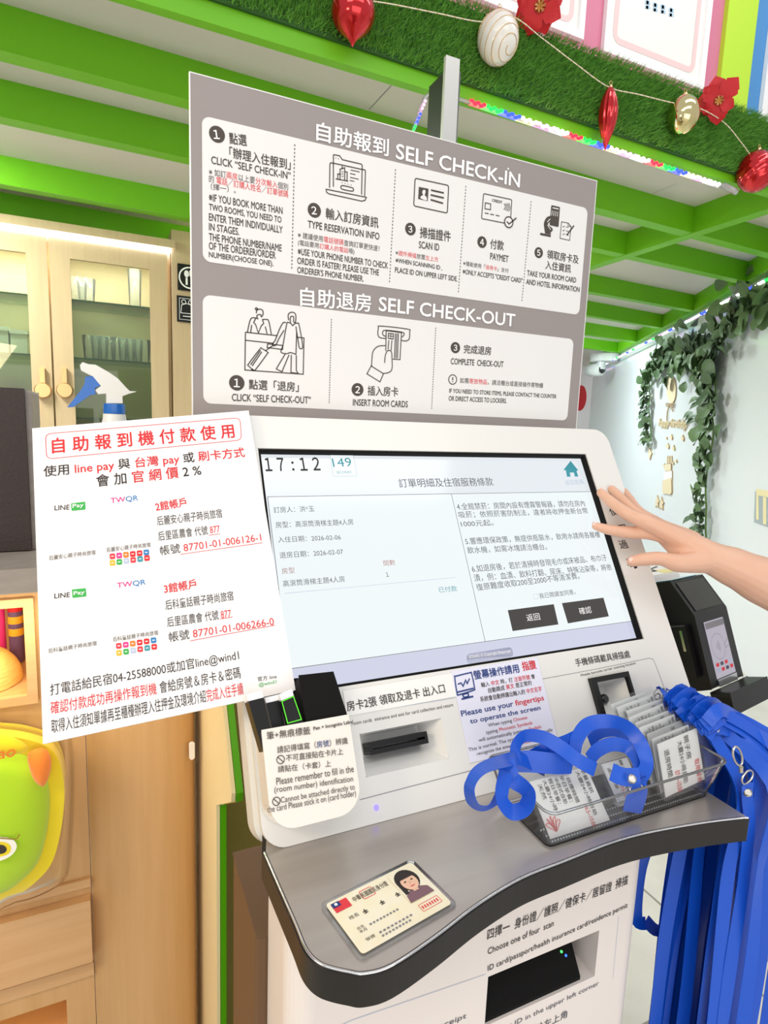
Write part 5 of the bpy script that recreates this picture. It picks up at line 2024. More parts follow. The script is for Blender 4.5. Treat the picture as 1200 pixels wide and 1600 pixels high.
mb.box(TFr, a0, a1, b0 - .012, b0 - .001, .0003, .002, 'steel_rim')
mb.build('reader_bar', tm, bevel=.0005)
mb = MB()
mb.box(TFr, -.008, tw + .012, th_ - .034, th_ - .002, .0005, .030, 'black')
mb.build('lower_lip', tm, bevel=.006, seg=3)
mb = MB()
mb.box(TFr, -.012, -.0005, th_ + .02, -.012, -.05, -.012, 'black')
mb.build('key_cover', tm, bevel=.002)
mb = MB()
mb.box(TFr, -.0135, -.0125, th_ + .060, -.020, -.022, -.018, 'steel_rim')
mb.build('side_pin', tm)
mb = MB()
mb.box(TFr, -.10, tw * .6, th_ * .8, .03, -dpt - .04, -dpt - .011, 'black')
mb.build('bracket', tm, bevel=.004)
# yellow printed sheets on a narrow shelf behind the terminal
q = at_z(1036, 893, 1.08)
mb = MB()
F = Frame((q[0], q[1], 1.08), (1, .1, 0), (-.1, 1, 0))
mb.box(F, -.09, .028, -.012, .09, -.004, 0, 'paper')
o = mb.build('brochure_stack', label='white and yellow printed sheets lying flat behind the black terminal', cat='paper')
pr = Print(F, o, .0004).part('printed_panels')
M['paleyellow'] = mk('pale_yellow_print', '#f3e6a6', .6)
pr.filluv(RR(-.07, .015, -.02, .07), 'paleyellow')
pr.filluv(RR(-.01, -.01, .024, .012), 'paleyellow')
pr.lineuv(RR(-.08, .008, -.01, .08), .004, 'inkblack', True, .0003)
pr.lineuv([(-.01, .02), (.025, .03)], .003, 'inkblack', lift=.0003)
mb = MB()
mb.box(F, -.10, .03, -.014, .10, -.012, -.0045, 'wall_back')
sh = mb.build('side_shelf', label='small white shelf carrying printed sheets behind the black terminal', cat='shelf')
mb = MB()
mb.box(F, -.07, -.03, .02, .06, -1.08, -.0125, 'wall_back')
mb.build('leg', sh)
# ------------------------------------------------------------------ clear tray with badges on the shelf
a, b = at_z(852, 1329, ZT), at_z(1150, 1241, ZT)
tx0, tx1 = a[0], xr - .004
ty0 = a[1] - .003
tdp, thh = .078, .045
TRF = Frame((tx0, ty0, ZT + .0004), (1, 0, 0), (0, 1, 0))
tl_ = tx1 - tx0
trim_r = rrect
tray = thing('badge_tray', (tx0 + tl_ / 2, ty0 + tdp / 2, ZT), 'clear acrylic tray full of badge holders on the right of the steel shelf', 'tray')
fl = .010
lo = rrect(.004, .004, tl_ - .004, tdp - .004, .006, 4)
hi = rrect(-fl, -fl, tl_ + .002, tdp + fl, .010, 4)
mb = MB()
mb.prism(TRF, lo, 0, .0015, 'acrylic')
mb.build('tray_bottom', tray)
mb = MB()
k = len(lo)
ins = lambda ol, d: [(u + (d if u < tl_ / 2 else -d), v + (d if v < tdp / 2 else -d)) for u, v in ol]
rings = [[TRF.p(u, v, .0016) for u, v in lo], [TRF.p(u, v, thh) for u, v in hi]]
mb.loft(rings, 'acrylic', True, cap=False)
mb.build('tray_wall', tray)
mb = MB()
mb.tube([TRF.p(u, v, thh) for u, v in hi], .0013, 'acrylic_rim', 6, closed=True)
mb.build('tray_rim', tray)
mb = MB()
for i in range(60):
    for j in range(3):
        u, v = .012 + (tl_ - .024) * i / 59, .008 + .008 * j
        mb.lathe(TRF, [(.0012, .0016), (.0006, .0026)], 'acrylic_rim', 5, u, v)
mb.build('studs', tray, kind='stuff')

rb = random.Random(11)


def twist_ribbon(mb, pts, width, angs, mat='ribbon', k=8, th=.0006):
    """satin strip; angs = turn of the strip about its own run at every control point"""
    n = len(pts)
    P = smooth_path(pts, k)
    W_ = []
    for i, p in enumerate(P):
        t = nrm(P[min(i + 1, len(P) - 1)] - P[max(i - 1, 0)])
        v = nrm(p - CAM)
        s = np.cross(t, v)
        if np.linalg.norm(s) < 1e-4:
            s = np.array([1.0, 0, 0])
        s = nrm(s)
        if W_ and s @ W_[-1] < 0:
            s = -s
        W_.append(s)
    # fixed start direction carried along the run, then turned
    out = []
    ref = W_[0]
    for i, p in enumerate(P):
        t = nrm(P[min(i + 1, len(P) - 1)] - P[max(i - 1, 0)])
        ref = nrm(ref - t * (ref @ t))
        f_ = i / (len(P) - 1) * (len(angs) - 1)
        j = min(int(f_), len(angs) - 2)
        a = math.radians(angs[j] + (angs[j + 1] - angs[j]) * (f_ - j))
        out.append((ref * math.cos(a) + np.cross(t, ref) * math.sin(a)) * width)
    mb.ribbon(P, out, mat, th)


def facing_ribbon(mb, pts, width, tilt, mat='ribbon', k=8):
    """strip whose broad side leans from facing the room front by tilt degrees (per control point)"""
    P = smooth_path(pts, k)
    n = len(P)
    out = []
    last = None
    nfix = np.array([-.25, -.85, .45])
    for i, p in enumerate(P):
        t = nrm(P[min(i + 1, n - 1)] - P[max(i - 1, 0)])
        s = np.cross(t, nfix)
        if np.linalg.norm(s) < .15 and last is not None:
            s = last
        s = nrm(s - t * (s @ t))
        if last is not None and s @ last < 0:
            s = -s
        last = s
        f_ = i / (n - 1) * (len(tilt) - 1)
        j = min(int(f_), len(tilt) - 2)
        a = math.radians(tilt[j] + (tilt[j + 1] - tilt[j]) * (f_ - j))
        out.append((s * math.cos(a) + np.cross(t, s) * math.sin(a)) * width)
    mb.ribbon(P, out, mat, .0006)


def holder(parent, F, w, h, lines, red=True, seed=0):
    """vinyl badge holder w x h standing on frame F (origin at lower left corner)"""
    mb = MB()
    for n_ in (.0013, -.0013):
        mb.poly([F.p(u, v, n_) for u, v in rrect(0, 0, w, h, .006, 4)], 'vinyl')
    mb.build('vinyl_sleeve', parent)
    mb = MB()
    cw = w * .72
    mb.box(F, .005, .005 + cw, .004, h - .004, -.0005, .0005, 'paper')
    card = mb.build('badge_card', parent)
    pr = Print(F, card, .0008).part('printed_text')
    n = len(lines)
    for i, (s, col, v0, v1) in enumerate(lines):
        u = .005 + cw * (.10 + .86 * (i + .5) / n)
        hgt = cw / n * .62
        # reads down the card: rotated by -90 degrees
        pr.textuv(u - hgt / 2, h * v1, h * (v1 - v0), hgt, s, ang=-math.pi / 2, default=col)
    return card


LN = [('天然', 'ink', .62, .86), ('大廳24小時', 'ink', .42, .9), ('假日早餐：', 'ink', .5, .9), ('中西式自助', 'ink', .48, .88), ('平日早餐：', 'ink', .48, .9),
      ('供應時間', 'ink', .45, .85), ('06:5~10:00', 'inkred', .05, .38), ('大廳24小時自助', 'ink', .2, .9), ('早餐資訊', 'ink', .52, .92)]
LN2 = [('退房時間', 'ink', .35, .8), ('07:5~10:00', 'inkred', .05, .4), ('大廳24小時自助', 'ink', .15, .85), ('親子房', 'ink', .5, .9), ('取用餐券', 'inkred', .05, .45)]

# front left badge
o0 = at_y(856, 1321, ty0 + .004)
th48 = math.radians(46)
BF = Frame(o0, (1, 0, 0), (0, math.sin(th48), math.cos(th48)))
c = [BF.uv(*p) for p in ((816, 1218), (940, 1184), (984, 1275))]
bw, bh = .5 * (c[2][0] + c[1][0]), .5 * (c[0][1] + c[1][1])
bw = min(max(bw, .07), .10)
bh = min(max(bh, .05), .075)
ld = thing('badge_lanyard', BF.p(bw / 2, 0, 0), 'badge leaning at the left front of the clear tray, blue lanyard loops piled behind it', 'badge', None)
card = holder(ld, BF, bw, bh, LN)
pr = Print(BF, card, .0011).part('printed_drawing')
M['inkcoral'] = mk('coral_ink', '#e87a78', .6)
for i in range(5):
    a = .6 + i * .5
    pr.lineuv(smooth_path([(bw * .14, bh * .14), (bw * (.14 + .10 * math.cos(a)), bh * (.16 + .20 * math.sin(a))), (bw * (.16 + .06 * math.cos(a + .6)), bh * (.22 + .1 * math.sin(a))), (bw * .14, bh * .14)], 4), .0007, 'inkcoral')
RW = .0125
YR = ty0 + .010
Q = lambda pts: [at_y(360, 0, 1)] if False else [at_y(680 + x / 3.158, 1000 + y / 3.158, Y) for x, y, Y in pts]
y0 = ty0
mb = MB()
facing_ribbon(mb, Q([(540, 640, y0 + .06), (420, 590, y0 + .035), (330, 600, y0 + .0), (225, 640, y0 - .015), (172, 715, y0 - .02), (185, 800, y0 - .016), (245, 825, y0 - .005), (310, 770, y0 + .005),
                       (345, 680, y0 + .008), (352, 605, y0 + .018)]), RW, [10, 30, 50, 62, 70, 72, 60, 30, 10, 0])
facing_ribbon(mb, Q([(352, 590, y0 + .012), (378, 680, y0 + .002), (440, 730, y0 - .006), (462, 770, y0 - .012), (440, 830, y0 - .016), (380, 848, y0 - .014), (335, 800, y0 - .010), (330, 740, y0 - .006),
                       (350, 650, y0 + .002)]), RW * 1.1, [0, 10, 40, 60, 50, 30, 30, 20, 10])
facing_ribbon(mb, Q([(400, 600, y0 + .03), (398, 530, y0 + .04), (440, 475, y0 + .05), (530, 480, y0 + .045), (620, 530, y0 + .035), (700, 590, y0 + .025), (790, 640, y0 + .02)]), RW * 1.05, [30, 20, 30, 25, 10, 0, 0])
mb.build('ribbon', ld)
mb = MB()
facing_ribbon(mb, Q([(380, 600, y0 + .05), (480, 600, y0 + .045), (590, 610, y0 + .04), (680, 610, y0 + .04)]), RW * 1.6, [20, 10, 15, 20])
facing_ribbon(mb, Q([(480, 580, y0 + .055), (560, 540, y0 + .05), (640, 510, y0 + .055), (700, 480, y0 + .06)]), RW * 1.3, [20, 10, 15, 20])
mb.build('ribbon_tail', ld)

# second badge: its ribbon arches up behind the first one
F2 = Frame(at_y(962, 1262, ty0 + .02), (1, 0, 0), (0, .7, .714))
ld2 = thing('badge_lanyard', F2.p(.02, 0, 0), 'badge half hidden in the middle of the clear tray, blue ribbon arching high above', 'badge', None)
holder(ld2, F2, .05, .045, LN2)
mb = MB()
facing_ribbon(mb, Q([(690, 560, y0 + .05), (700, 490, y0 + .055), (750, 420, y0 + .058), (840, 400, y0 + .055), (930, 420, y0 + .045), (1000, 490, y0 + .03), (1035, 570, y0 + .018), (1040, 630, y0 + .010),
                       (1005, 690, y0 + .004)]), RW * 1.15, [20, 0, 0, 20, 45, 35, 10, 0, 0])
facing_ribbon(mb, Q([(760, 590, y0 + .045), (800, 545, y0 + .048), (870, 515, y0 + .045), (950, 530, y0 + .035), (1000, 590, y0 + .022), (1015, 660, y0 + .012)]), RW * 1.1, [10, 0, 0, 20, 20, 10])
facing_ribbon(mb, Q([(760, 500, y0 + .06), (820, 455, y0 + .062), (900, 450, y0 + .06), (960, 490, y0 + .055)]), RW * 1.0, [20, 10, 20, 30])
facing_ribbon(mb, Q([(870, 650, y0 + .008), (930, 675, y0 + .002), (1010, 675, y0 - .002)]), RW * 1.3, [0, 0, 0])
facing_ribbon(mb, Q([(1000, 690, y0 + .002), (1000, 740, y0 + .004), (985, 800, y0 + .005), (970, 850, y0 + .006)]), RW * 1.5, [0, 10, 10, 0])
mb.build('ribbon', ld2)


def snap(mb, p, n, r=.0042):
    F = Frame(p, np.cross((0, 0, 1), n) if abs(n[2]) < .9 else (1, 0, 0), np.cross(n, np.cross((0, 0, 1), n)) if abs(n[2]) < .9 else (0, 1, 0))
    if F.N @ np.asarray(n) < 0:
        F = Frame(p, -F.U, F.V)
    mb.lathe(F, [(r, 0), (r, .0008), (r * .6, .0018)], 'chrome', 14)


def loop_wire(c, ax, ay, rx, ry, n=18):
    return [c + ax * rx * math.cos(2 * math.pi * i / n) + ay * ry * math.sin(2 * math.pi * i / n) for i in range(n)]


VN = nrm(CAM - np.array([tx0 + .1, ty0, ZT]))
mb = MB()
snap(mb, Q([(970, 686, y0 - .005)])[0], VN)
mb.tube(loop_wire(Q([(990, 730, y0 - .003)])[0], np.array([1., 0, 0]), np.array([0, .3, .95]), .008, .003), .0008, 'chrome', 6, closed=True)
mb.build('snap_and_ring', ld2)

# badges filed at the right end, their ribbons hanging over the shelf end
z3 = lambda x, y: (980 + x / 3.3333, 860 + y / 3.3333)
NB = 9
xr0 = xr
for i in range(NB):
    yy = ty0 + .010 + i * .0062
    lean = math.radians(14 + 2 * i + rb.uniform(-2, 2))
    rot = rb.uniform(-.05, .10) + .05
    w = .080 + rb.uniform(-.004, .004)
    h = .062 + rb.uniform(-.003, .004) + .0012 * i
    px0 = at_y(*z3(232, 1312), ty0)[0] + .0015 * i + rb.uniform(-.004, .004)
    F = Frame((px0, yy, ZT + .0035 + .0007 * i), (math.cos(rot), math.sin(rot) * .4, .06 + .05 * rb.random()), (0, math.sin(lean), math.cos(lean)))
    lab = ('foremost badge filed at the right end of the clear tray', 'badge filed behind the foremost at the right end of the clear tray')[min(i, 1)]
    t = thing('badge_lanyard', F.p(w / 2, 0, 0), lab, 'badge', 'badges filed at the right end of the tray' if i else None)
    holder(t, F, w, h, LN2 if i % 2 == 0 else LN)
    # clip at the upper right corner
    cp = F.p(w - .006, h - .012, .001)
    mb = MB()
    ring_c = cp + np.array([.007, -.001, .003])
    mb.tube(loop_wire(ring_c, nrm(np.array([1, -.3, .2])), nrm(np.array([.2, .2, 1.])), .0075, .0065), .0008, 'chrome', 6, closed=True)
    mb.tube(smooth_path([cp, cp + np.array([.003, -.002, .004]), cp + np.array([.008, -.002, .001]), cp + np.array([.006, -.001, -.006]), cp], 3), .0009, 'chrome', 6)
    mb.build('clip', t)
    # ribbon: up from the ring, over the tray rim and down past the shelf end as a long loop
    x_dn = xr + .022 + .012 * (i % 3) + rb.uniform(-.004, .004) + .010 * (i / NB)
    y_dn = ty0 - .012 + .013 * i
    x_dn = max(x_dn, at_y(1060, 1340, y_dn)[0])
    zl = .50 + rb.uniform(-.10, .12) - .03 * (i % 2)
    top = np.array([xr + .008, yy + .006, ZT + thh + .012 + .002 * i])
    mb = MB()
    p0 = ring_c + np.array([.004, 0, .004])
    for s_ in (0, 1):
        dx, dy = .016 * s_ + rb.uniform(0, .006), .007 * s_
        zb_ = zl + .015 * s_
        pts = [p0, top + np.array([0, .004 * s_, .003 * s_]), np.array([x_dn + dx * .4, y_dn + dy, ZT + .004]),
               np.array([x_dn + dx, y_dn + dy + .004, ZT - .10]), np.array([x_dn + dx + rb.uniform(-.006, .006), y_dn + dy, .66]), np.array([x_dn + dx * .6, y_dn + dy, zb_])]
        facing_ribbon(mb, pts, .0145, [rb.uniform(-20, 20) for _ in pts], k=7)
    bt = np.array([x_dn, y_dn, zl])
    facing_ribbon(mb, [bt + np.array([0, 0, .003]), bt + np.array([.004, 0, -.010]), bt + np.array([.010, .004, -.006]), bt + np.array([.012, .006, .012])], .0145, [0, 20, 20, 0], k=4)
    mb.build('ribbon', t)
    mb = MB()
    snap(mb, p0 + (top - p0) * .5 + VN * .003 + np.array([0, 0, .002]), VN, .0045)
    mb.build('snap', t)
# hanging lanyards whose badges lie deeper in the tray: clip hooked over the rim
hk = thing('badge_lanyard', TRF.p(tl_, .0, thh), 'blue lanyard with a large chrome hook hanging outside the clear tray at its right end', 'badge', None)
A0 = at_y(1147, 1165, ty0 - .016)
A1 = at_y(1158, 1198, ty0 - .017)
A2 = at_y(1168, 1212, ty0 - .018)
mb = MB()
mb.tube(loop_wire((A0 + A1) / 2, nrm(A1 - A0), nrm(np.array([1, 0, .35])), .0125, .0055), .0012, 'chrome', 7, closed=True)
mb.tube([A1, A1 + np.array([.001, 0, -.006])], .0022, 'chrome', 8)
mb.tube(loop_wire(A2 + np.array([0, 0, -.0015]), nrm(np.array([1, 0, .1])), nrm(np.array([0, 0, 1.])), .0085, .007), .0011, 'chrome', 7, closed=True)
mb.build('hook', hk)
R0 = at_y(1168, 1224, ty0 - .018)
mb = MB()
facing_ribbon(mb, [R0, R0 + np.array([.004, 0, -.02]), R0 + np.array([.012, 0, -.05]), R0 + np.array([.020, .002, -.12]), R0 + np.array([.018, .002, -.24]), R0 + np.array([.020, .002, -.38]), R0 + np.array([.03, .004, -.5])], .0145, [0, 0, 5, 0, 10, -10, 0])
facing_ribbon(mb, [R0 + np.array([.014, .004, -.07]), R0 + np.array([.034, .004, -.12]), R0 + np.array([.038, .004, -.24]), R0 + np.array([.036, .004, -.38]), R0 + np.array([.03, .004, -.5])], .0145, [0, 10, 0, 10, 0])
mb.build('ribbon', hk)
mb = MB()
snap(mb, at_y(1168, 1238, ty0 - .0195), VN, .0045)
mb.build('snap', hk)
# the rest of the hanging bundle at the shelf's right end
NH = 34
for i in range(NH):
    f_ = i / (NH - 1)
    yb_ = ty0 - .03 + .13 * rb.random()
    xb_ = xr + .012 + .085 * rb.random() + .02 * (1 - f_)
    zl = .46 + .16 * rb.random() - .1 * (xb_ - xr) / .1
    if i == 0:
        xb_, yb_, zl = xr + .012, ty0 + .09, .70
    xb_ = max(xb_, at_y(1056, 1340, yb_)[0])
    t = MB()
    root = np.array([xr - .012 + .01 * rb.random(), ty0 + .012 + .055 * rb.random(), ZT + thh + .016 + .018 * rb.random()])
    sw = rb.uniform(-.012, .012)
    ends = []
    for s_ in (0, 1):
        dx = (.018 + .01 * rb.random()) * s_
        pts = [root, root + np.array([.02 + .3 * dx, 0, .006 + .003 * s_]), np.array([xb_ + dx * .5, yb_, ZT + .022]), np.array([xb_ + dx, yb_ + .003 * s_, ZT - .08]),
               np.array([xb_ + dx + sw, yb_ + .004 * s_, .72]), np.array([xb_ + dx * .6 + sw * .4, yb_ + .003 * s_, zl])]
        if i == 0 and s_ == 0:
            pts = [root, root + np.array([.02, 0, .008]), np.array([xr + .014, yb_, ZT + .02]), np.array([xr + .030, yb_, ZT - .08]), np.array([xr + .010, yb_, .80]), np.array([xr + .012, yb_, .73]), np.array([xr + .030, yb_, .715])]
        facing_ribbon(t, pts, .0145, [rb.uniform(-25, 25) for _ in pts], k=6)
        ends.append(pts[-1])
    m_ = (ends[0] + ends[1]) / 2 + np.array([0, 0, -.014])
    facing_ribbon(t, [ends[0] + np.array([0, 0, .004]), m_, ends[1] + np.array([0, 0, .004])], .0145, [0, 10, 0], k=5)
    lab = 'blue satin lanyard in the bundle hanging over the right end of the steel shelf'
    grp = 'blue lanyards hanging at the shelf end'
    if i == 0:
        lab, grp = 'blue lanyard with an open short loop, nearest the kiosk body in the hanging bundle', None
    t.build('hanging_lanyard', label=lab, cat='lanyard', group=grp, origin=root)

# ------------------------------------------------------------------ the hand touching the screen
def J(x, y, n):
    return PF.at(x, y, n)


def limb(bm, pts, radii, seg=14, sub=5, flat=None):
    """tapered, rounded limb along joints; flat = (axis, factor) squeezes the section"""
    n = len(pts)
    P = smooth_path(pts, sub)
    R = []
    for i in range(len(P)):
        f_ = i / (len(P) - 1) * (n - 1)
        j = min(int(f_), n - 2)
        t = f_ - j
        t = t * t * (3 - 2 * t)
        R.append(radii[j] + (radii[j + 1] - radii[j]) * t)
    # rounded ends
    t0, t1 = nrm(P[1] - P[0]), nrm(P[-1] - P[-2])
    P2 = [P[0] - t0 * R[0] * math.cos(a) for a in (0.25, .7, 1.15)] + P + [P[-1] + t1 * R[-1] * math.cos(a) for a in (1.15, .7, .25)]
    R2 = [R[0] * math.sin(a) for a in (0.25, .7, 1.15)] + R + [R[-1] * math.sin(a) for a in (1.15, .7, .25)]
    bm.tube(P2, R2, 'skin', seg)


hand = MB()
ip = [J(931, 822, .006), J(953, 828, .013), J(985, 832, .026), J(1022, 833, .040), J(1075, 850, .052)]
limb(hand, ip, [.0056, .0073, .0084, .0102, .0150])
mp = [J(939, 770, .012), J(957, 786, .022), J(981, 803, .036), J(1014, 818, .050), J(1075, 848, .056)]
limb(hand, mp, [.0062, .0077, .0087, .0106, .0155])
rp = [J(956, 764, .004), J(970, 778, .014), J(992, 800, .030), J(1022, 818, .042), J(1080, 846, .046)]
limb(hand, rp, [.0056, .0066, .0076, .0100, .0150])
pp = [J(976, 767, -.004), J(985, 780, .006), J(999, 799, .020), J(1030, 820, .032), J(1085, 850, .040)]
limb(hand, pp, [.0046, .0056, .0066, .0092, .0140])
tp = [J(988, 877, .030), J(1006, 874, .038), J(1032, 873, .048), J(1062, 880, .056), J(1098, 876, .060)]
limb(hand, tp, [.0072, .0086, .0092, .0122, .0165])
# palm: web between the knuckles and the wrist
limb(hand, [J(1026, 826, .044), J(1060, 842, .052), J(1100, 864, .060)], [.0108, .0165, .0195])
limb(hand, [J(1036, 838, .036), J(1070, 862, .050), J(1104, 874, .060)], [.0105, .0155, .0195])
limb(hand, [J(1020, 818, .046), J(1030, 823, .040), J(1040, 829, .034)], [.0102, .0105, .0095])
# wrist and forearm
limb(hand, [J(1085, 860, .056), J(1112, 872, .062), J(1150, 888, .070), J(1200, 912, .080), J(1290, 955, .096), J(1400, 1010, .115), J(1520, 1062, .140), J(1600, 1040, .175), J(1720, 960, .240)], [.0180, .0218, .0265, .0320, .0370, .0400, .0400, .0430, .0460], seg=20)
ho = hand.build('person', label='bare forearm and hand reaching in from the right, fingertips on the kiosk screen', cat='person')
rm = ho.modifiers.new('skin_union', 'REMESH')
rm.mode = 'VOXEL'
rm.voxel_size = .0013
rm.use_smooth_shade = True
sm = ho.modifiers.new('soft', 'SMOOTH')
sm.factor = .5
sm.iterations = 7
bpy.context.view_layer.update()
dg = bpy.context.evaluated_depsgraph_get()
nm = bpy.data.meshes.new_from_object(ho.evaluated_get(dg))
ho.modifiers.clear()
ho.data = nm
nm.materials.clear()
nm.materials.append(M['skin'])
nm.polygons.foreach_set('use_smooth', [True] * len(nm.polygons))


def nail(a, b, up, w, r, name='fingernail'):
    """small curved plate at fingertip a, finger running towards b, nail facing up"""
    d = nrm(a - b)
    up = nrm(up - d * (up @ d))
    s = np.cross(d, up)
    rows = []
    for i in range(6):
        t = i / 5
        row = []
        for j in range(7):
            q = (j / 6 - .5) * 2
            ww = w * (1 - .55 * max(0, t - .55) ** 1.5 * 2)
            row.append(a - d * (.0075 - .0125 * t) + s * ww * q + up * (r - .0024 * q * q * 1.3 - .0006 * t * t))
        rows.append(row)
    mb = MB()
    pts = [p for r in rows for p in r]
    fs = [(i * 7 + j, i * 7 + j + 1, (i + 1) * 7 + j + 1, (i + 1) * 7 + j) for i in range(5) for j in range(6)]
    mb.add(pts, fs, 'nail', True)
    pts2 = [p - up * .0006 for p in pts]
    mb.add(pts2, [f[::-1] for f in fs], 'nail', True)
    return mb.build(name, ho)


view = nrm(CAM - J(960, 800, .02))
nail(ip[0], ip[1], np.array([-.2, -.1, 1.0]), .0042, .0056)
nail(tp[0], tp[1], view * .8 + np.array([0, 0, .9]), .0058, .0072)
nail(mp[0], mp[1], np.array([.2, -.2, 1.0]), .0046, .0062)
# ------------------------------------------------------------------ decorations on the right wall
zw = zm(900, 440, 4.0)
rg = random.Random(3)


def leaf(mb, p, d, n, L, w, mat='leaf'):
    """rounded leaf from p along d, facing n, gently folded"""
    d = nrm(d)
    n = nrm(n - d * (n @ d))
    s = np.cross(d, n)
    prof = [(0, .02), (.15, .5), (.4, .95), (.65, 1.0), (.88, .6), (1, .05)]
    pts, fs = [], []
    for t, k in prof:
        c = p + d * L * t + n * L * .10 * math.sin(t * 3.1)
        pts += [c - s * w * k + n * w * .25 * k, c, c + s * w * k + n * w * .25 * k]
    for i in range(len(prof) - 1):
        a = i * 3
        fs += [(a, a + 1, a + 4, a + 3), (a + 1, a + 2, a + 5, a + 4)]
    mb.add(pts, fs, mat, True)


gl = thing('leaf_garland', WF.at(1100, 640, .02), 'artificial eucalyptus leaf garland draped in an arch on the white wall', 'garland')
paths = [zw(470, 1000, 465, 900, 455, 800, 460, 700, 460, 600, 500, 540, 560, 500, 640, 470, 720, 450, 800, 440, 870, 400, 910, 330, 960, 260, 1050, 210, 1130, 150, 1230, 120),
         zw(800, 440, 850, 520, 870, 620, 870, 720, 850, 820, 860, 920, 850, 1020, 830, 1120, 815, 1220, 810, 1320, 815, 1420, 810, 1520, 815, 1620)]
stm, lv = MB(), MB()
for pi, pp_ in enumerate(paths):
    P = [WF.at(x, y, .03) for x, y in pp_]
    P = smooth_path(P, 6)
    stm.tube(P, .006, 'stem', 6)
    n = len(P)
    seglen = [np.linalg.norm(P[i + 1] - P[i]) for i in range(n - 1)]
    tot = sum(seglen)
    cnt = int(tot / .0085)
    for k in range(cnt):
        s_ = tot * (k + rg.random()) / cnt
        i = 0
        while i < n - 2 and s_ > seglen[i]:
            s_ -= seglen[i]
            i += 1
        p = P[i] + (P[i + 1] - P[i]) * (s_ / seglen[i])
        ang = rg.uniform(0, 6.28)
        f_ = k / cnt
        thin = (pi == 0 and f_ < .28) or (pi == 1 and f_ > .62)
        L = rg.uniform(.055, .095) * (.9 if thin else 1.4)
        spread = .025 if thin else .075
        off = WF.U * rg.gauss(0, spread) + WF.V * rg.gauss(0, spread) + WF.N * rg.uniform(0, .05)
        d = WF.U * math.cos(ang) + WF.V * (math.sin(ang) - .25) + WF.N * rg.uniform(-.05, .7)
        nn = WF.N + WF.U * rg.uniform(-.7, .7) + WF.V * rg.uniform(-.7, .7)
        leaf(lv, p + off, d, nn, L, L * rg.uniform(.32, .46))
# long pointed sprigs
for (x, y, dx) in ((400, 735, -1), (405, 770, -1), (395, 840, -1), (405, 870, -1), (410, 960, -1), (400, 990, -1), (415, 1000, -1), (740, 740, -1), (745, 775, -1), (700, 830, -1), (715, 850, -1), (720, 880, -1), (700, 1490, -1), (730, 1560, -1), (770, 350, -1), (800, 350, 1)):
    p = WF.at(*zw(x + 35, y - 12)[0], .04)
    leaf(lv, p, WF.U * dx + WF.V * rg.uniform(-.6, .1) + WF.N * .2, WF.N + WF.V * .5, .15, .03)
stm.build('stems', gl)
lv.build('leaves', gl)

# wooden birthday cut-outs
WN = .006


def ply(px, name, label, cat='wall decoration', group=None, build=True, r=None):
    ol = [tuple(WF.uv(x, y, WN)) for x, y in px]
    mb = MB()
    mb.prism(WF, ol, .001, .012, 'plywood', side='plyedge')
    return mb.build(name, label=label, cat=cat, group=group)


c = zw(598, 672)[0]
bal = ply([(c[0] + 7.2 * math.cos(a) + .02 * 22 * math.sin(a) * 0, c[1] + 22 * math.sin(a) + 2 * math.cos(a)) for a in np.linspace(0, 6.28, 24)[:-1]],
          'wooden_balloon', 'pale wooden balloon cut-out with a bow hanging under the leaf garland')
mb = MB()
P = [WF.at(x, y, .014) for x, y in zw(590, 765, 575, 800, 570, 830, 568, 870)]
mb.tube(smooth_path(P, 4), .006, 'plyedge', 6)
mb.tube(smooth_path([WF.at(x, y, .014) for x, y in zw(590, 765, 565, 762, 570, 780, 590, 768, 610, 762, 606, 782, 590, 770, 605, 810)], 4), .006, 'plyedge', 6)
mb.build('bow', bal)
hb = thing('birthday_lettering', WF.at(*zw(605, 900)[0], .002), 'cut-out wooden cursive happy birthday lettering on the white wall', 'lettering')
pr = Print(WF, hb, .003).part('letters')
M['letterwood'] = mk('letter_wood', '#d8c7a4', .6)
pr.text(zw(520, 915, 700, 935), 16, 'happy birthday', default='letterwood', bold=.02, ext=.012, shear=.3)
for (s, lab, grp) in (((460, 1040, 470, 1062, 476, 1075, 470, 1085, 464, 1115, 458, 1100, 456, 1065), 'small wooden star left of the cake cut-out, under the garland tip', None),
                      ((510, 1335, 518, 1365, 524, 1370, 516, 1385, 516, 1415, 508, 1400, 498, 1410, 502, 1380, 497, 1365, 506, 1362), 'left one of the two wooden stars below the cake', None),
                      ((537, 1345, 544, 1375, 552, 1382, 543, 1395, 545, 1430, 536, 1412, 524, 1420, 529, 1392, 524, 1378, 533, 1374), 'right one of the two wooden stars below the cake', None)):
    ply(zw(*s), 'wooden_star', lab, group='wooden stars on the white wall')
for i, (x, y, w, h) in enumerate(((567, 978, 5, 8), (597, 972, 8, 18), (668, 978, 9, 20), (575, 1028, 9, 18), (611, 1040, 8, 18), (627, 1122, 6, 10), (608, 1135, 5, 9), (553, 1150, 7, 14))):
    ply(zw(x - w, y, x - w * .3, y - h * .6, x + w * .2, y - h, x + w, y + h * .2, x + w * .6, y + h, x - w * .6, y + h * .6), 'wooden_confetti',
        ('tiny wooden confetti piece under the birthday lettering', 'tiny wooden confetti piece beside the cake candles')[i > 4], group='wooden confetti pieces under the birthday lettering' if i <= 4 else 'wooden confetti pieces beside the cake candles')
ck = thing('wooden_cake', WF.at(*zw(572, 1330)[0], .002), 'three-tier wooden cake cut-out with candles on the white wall', 'wall decoration')
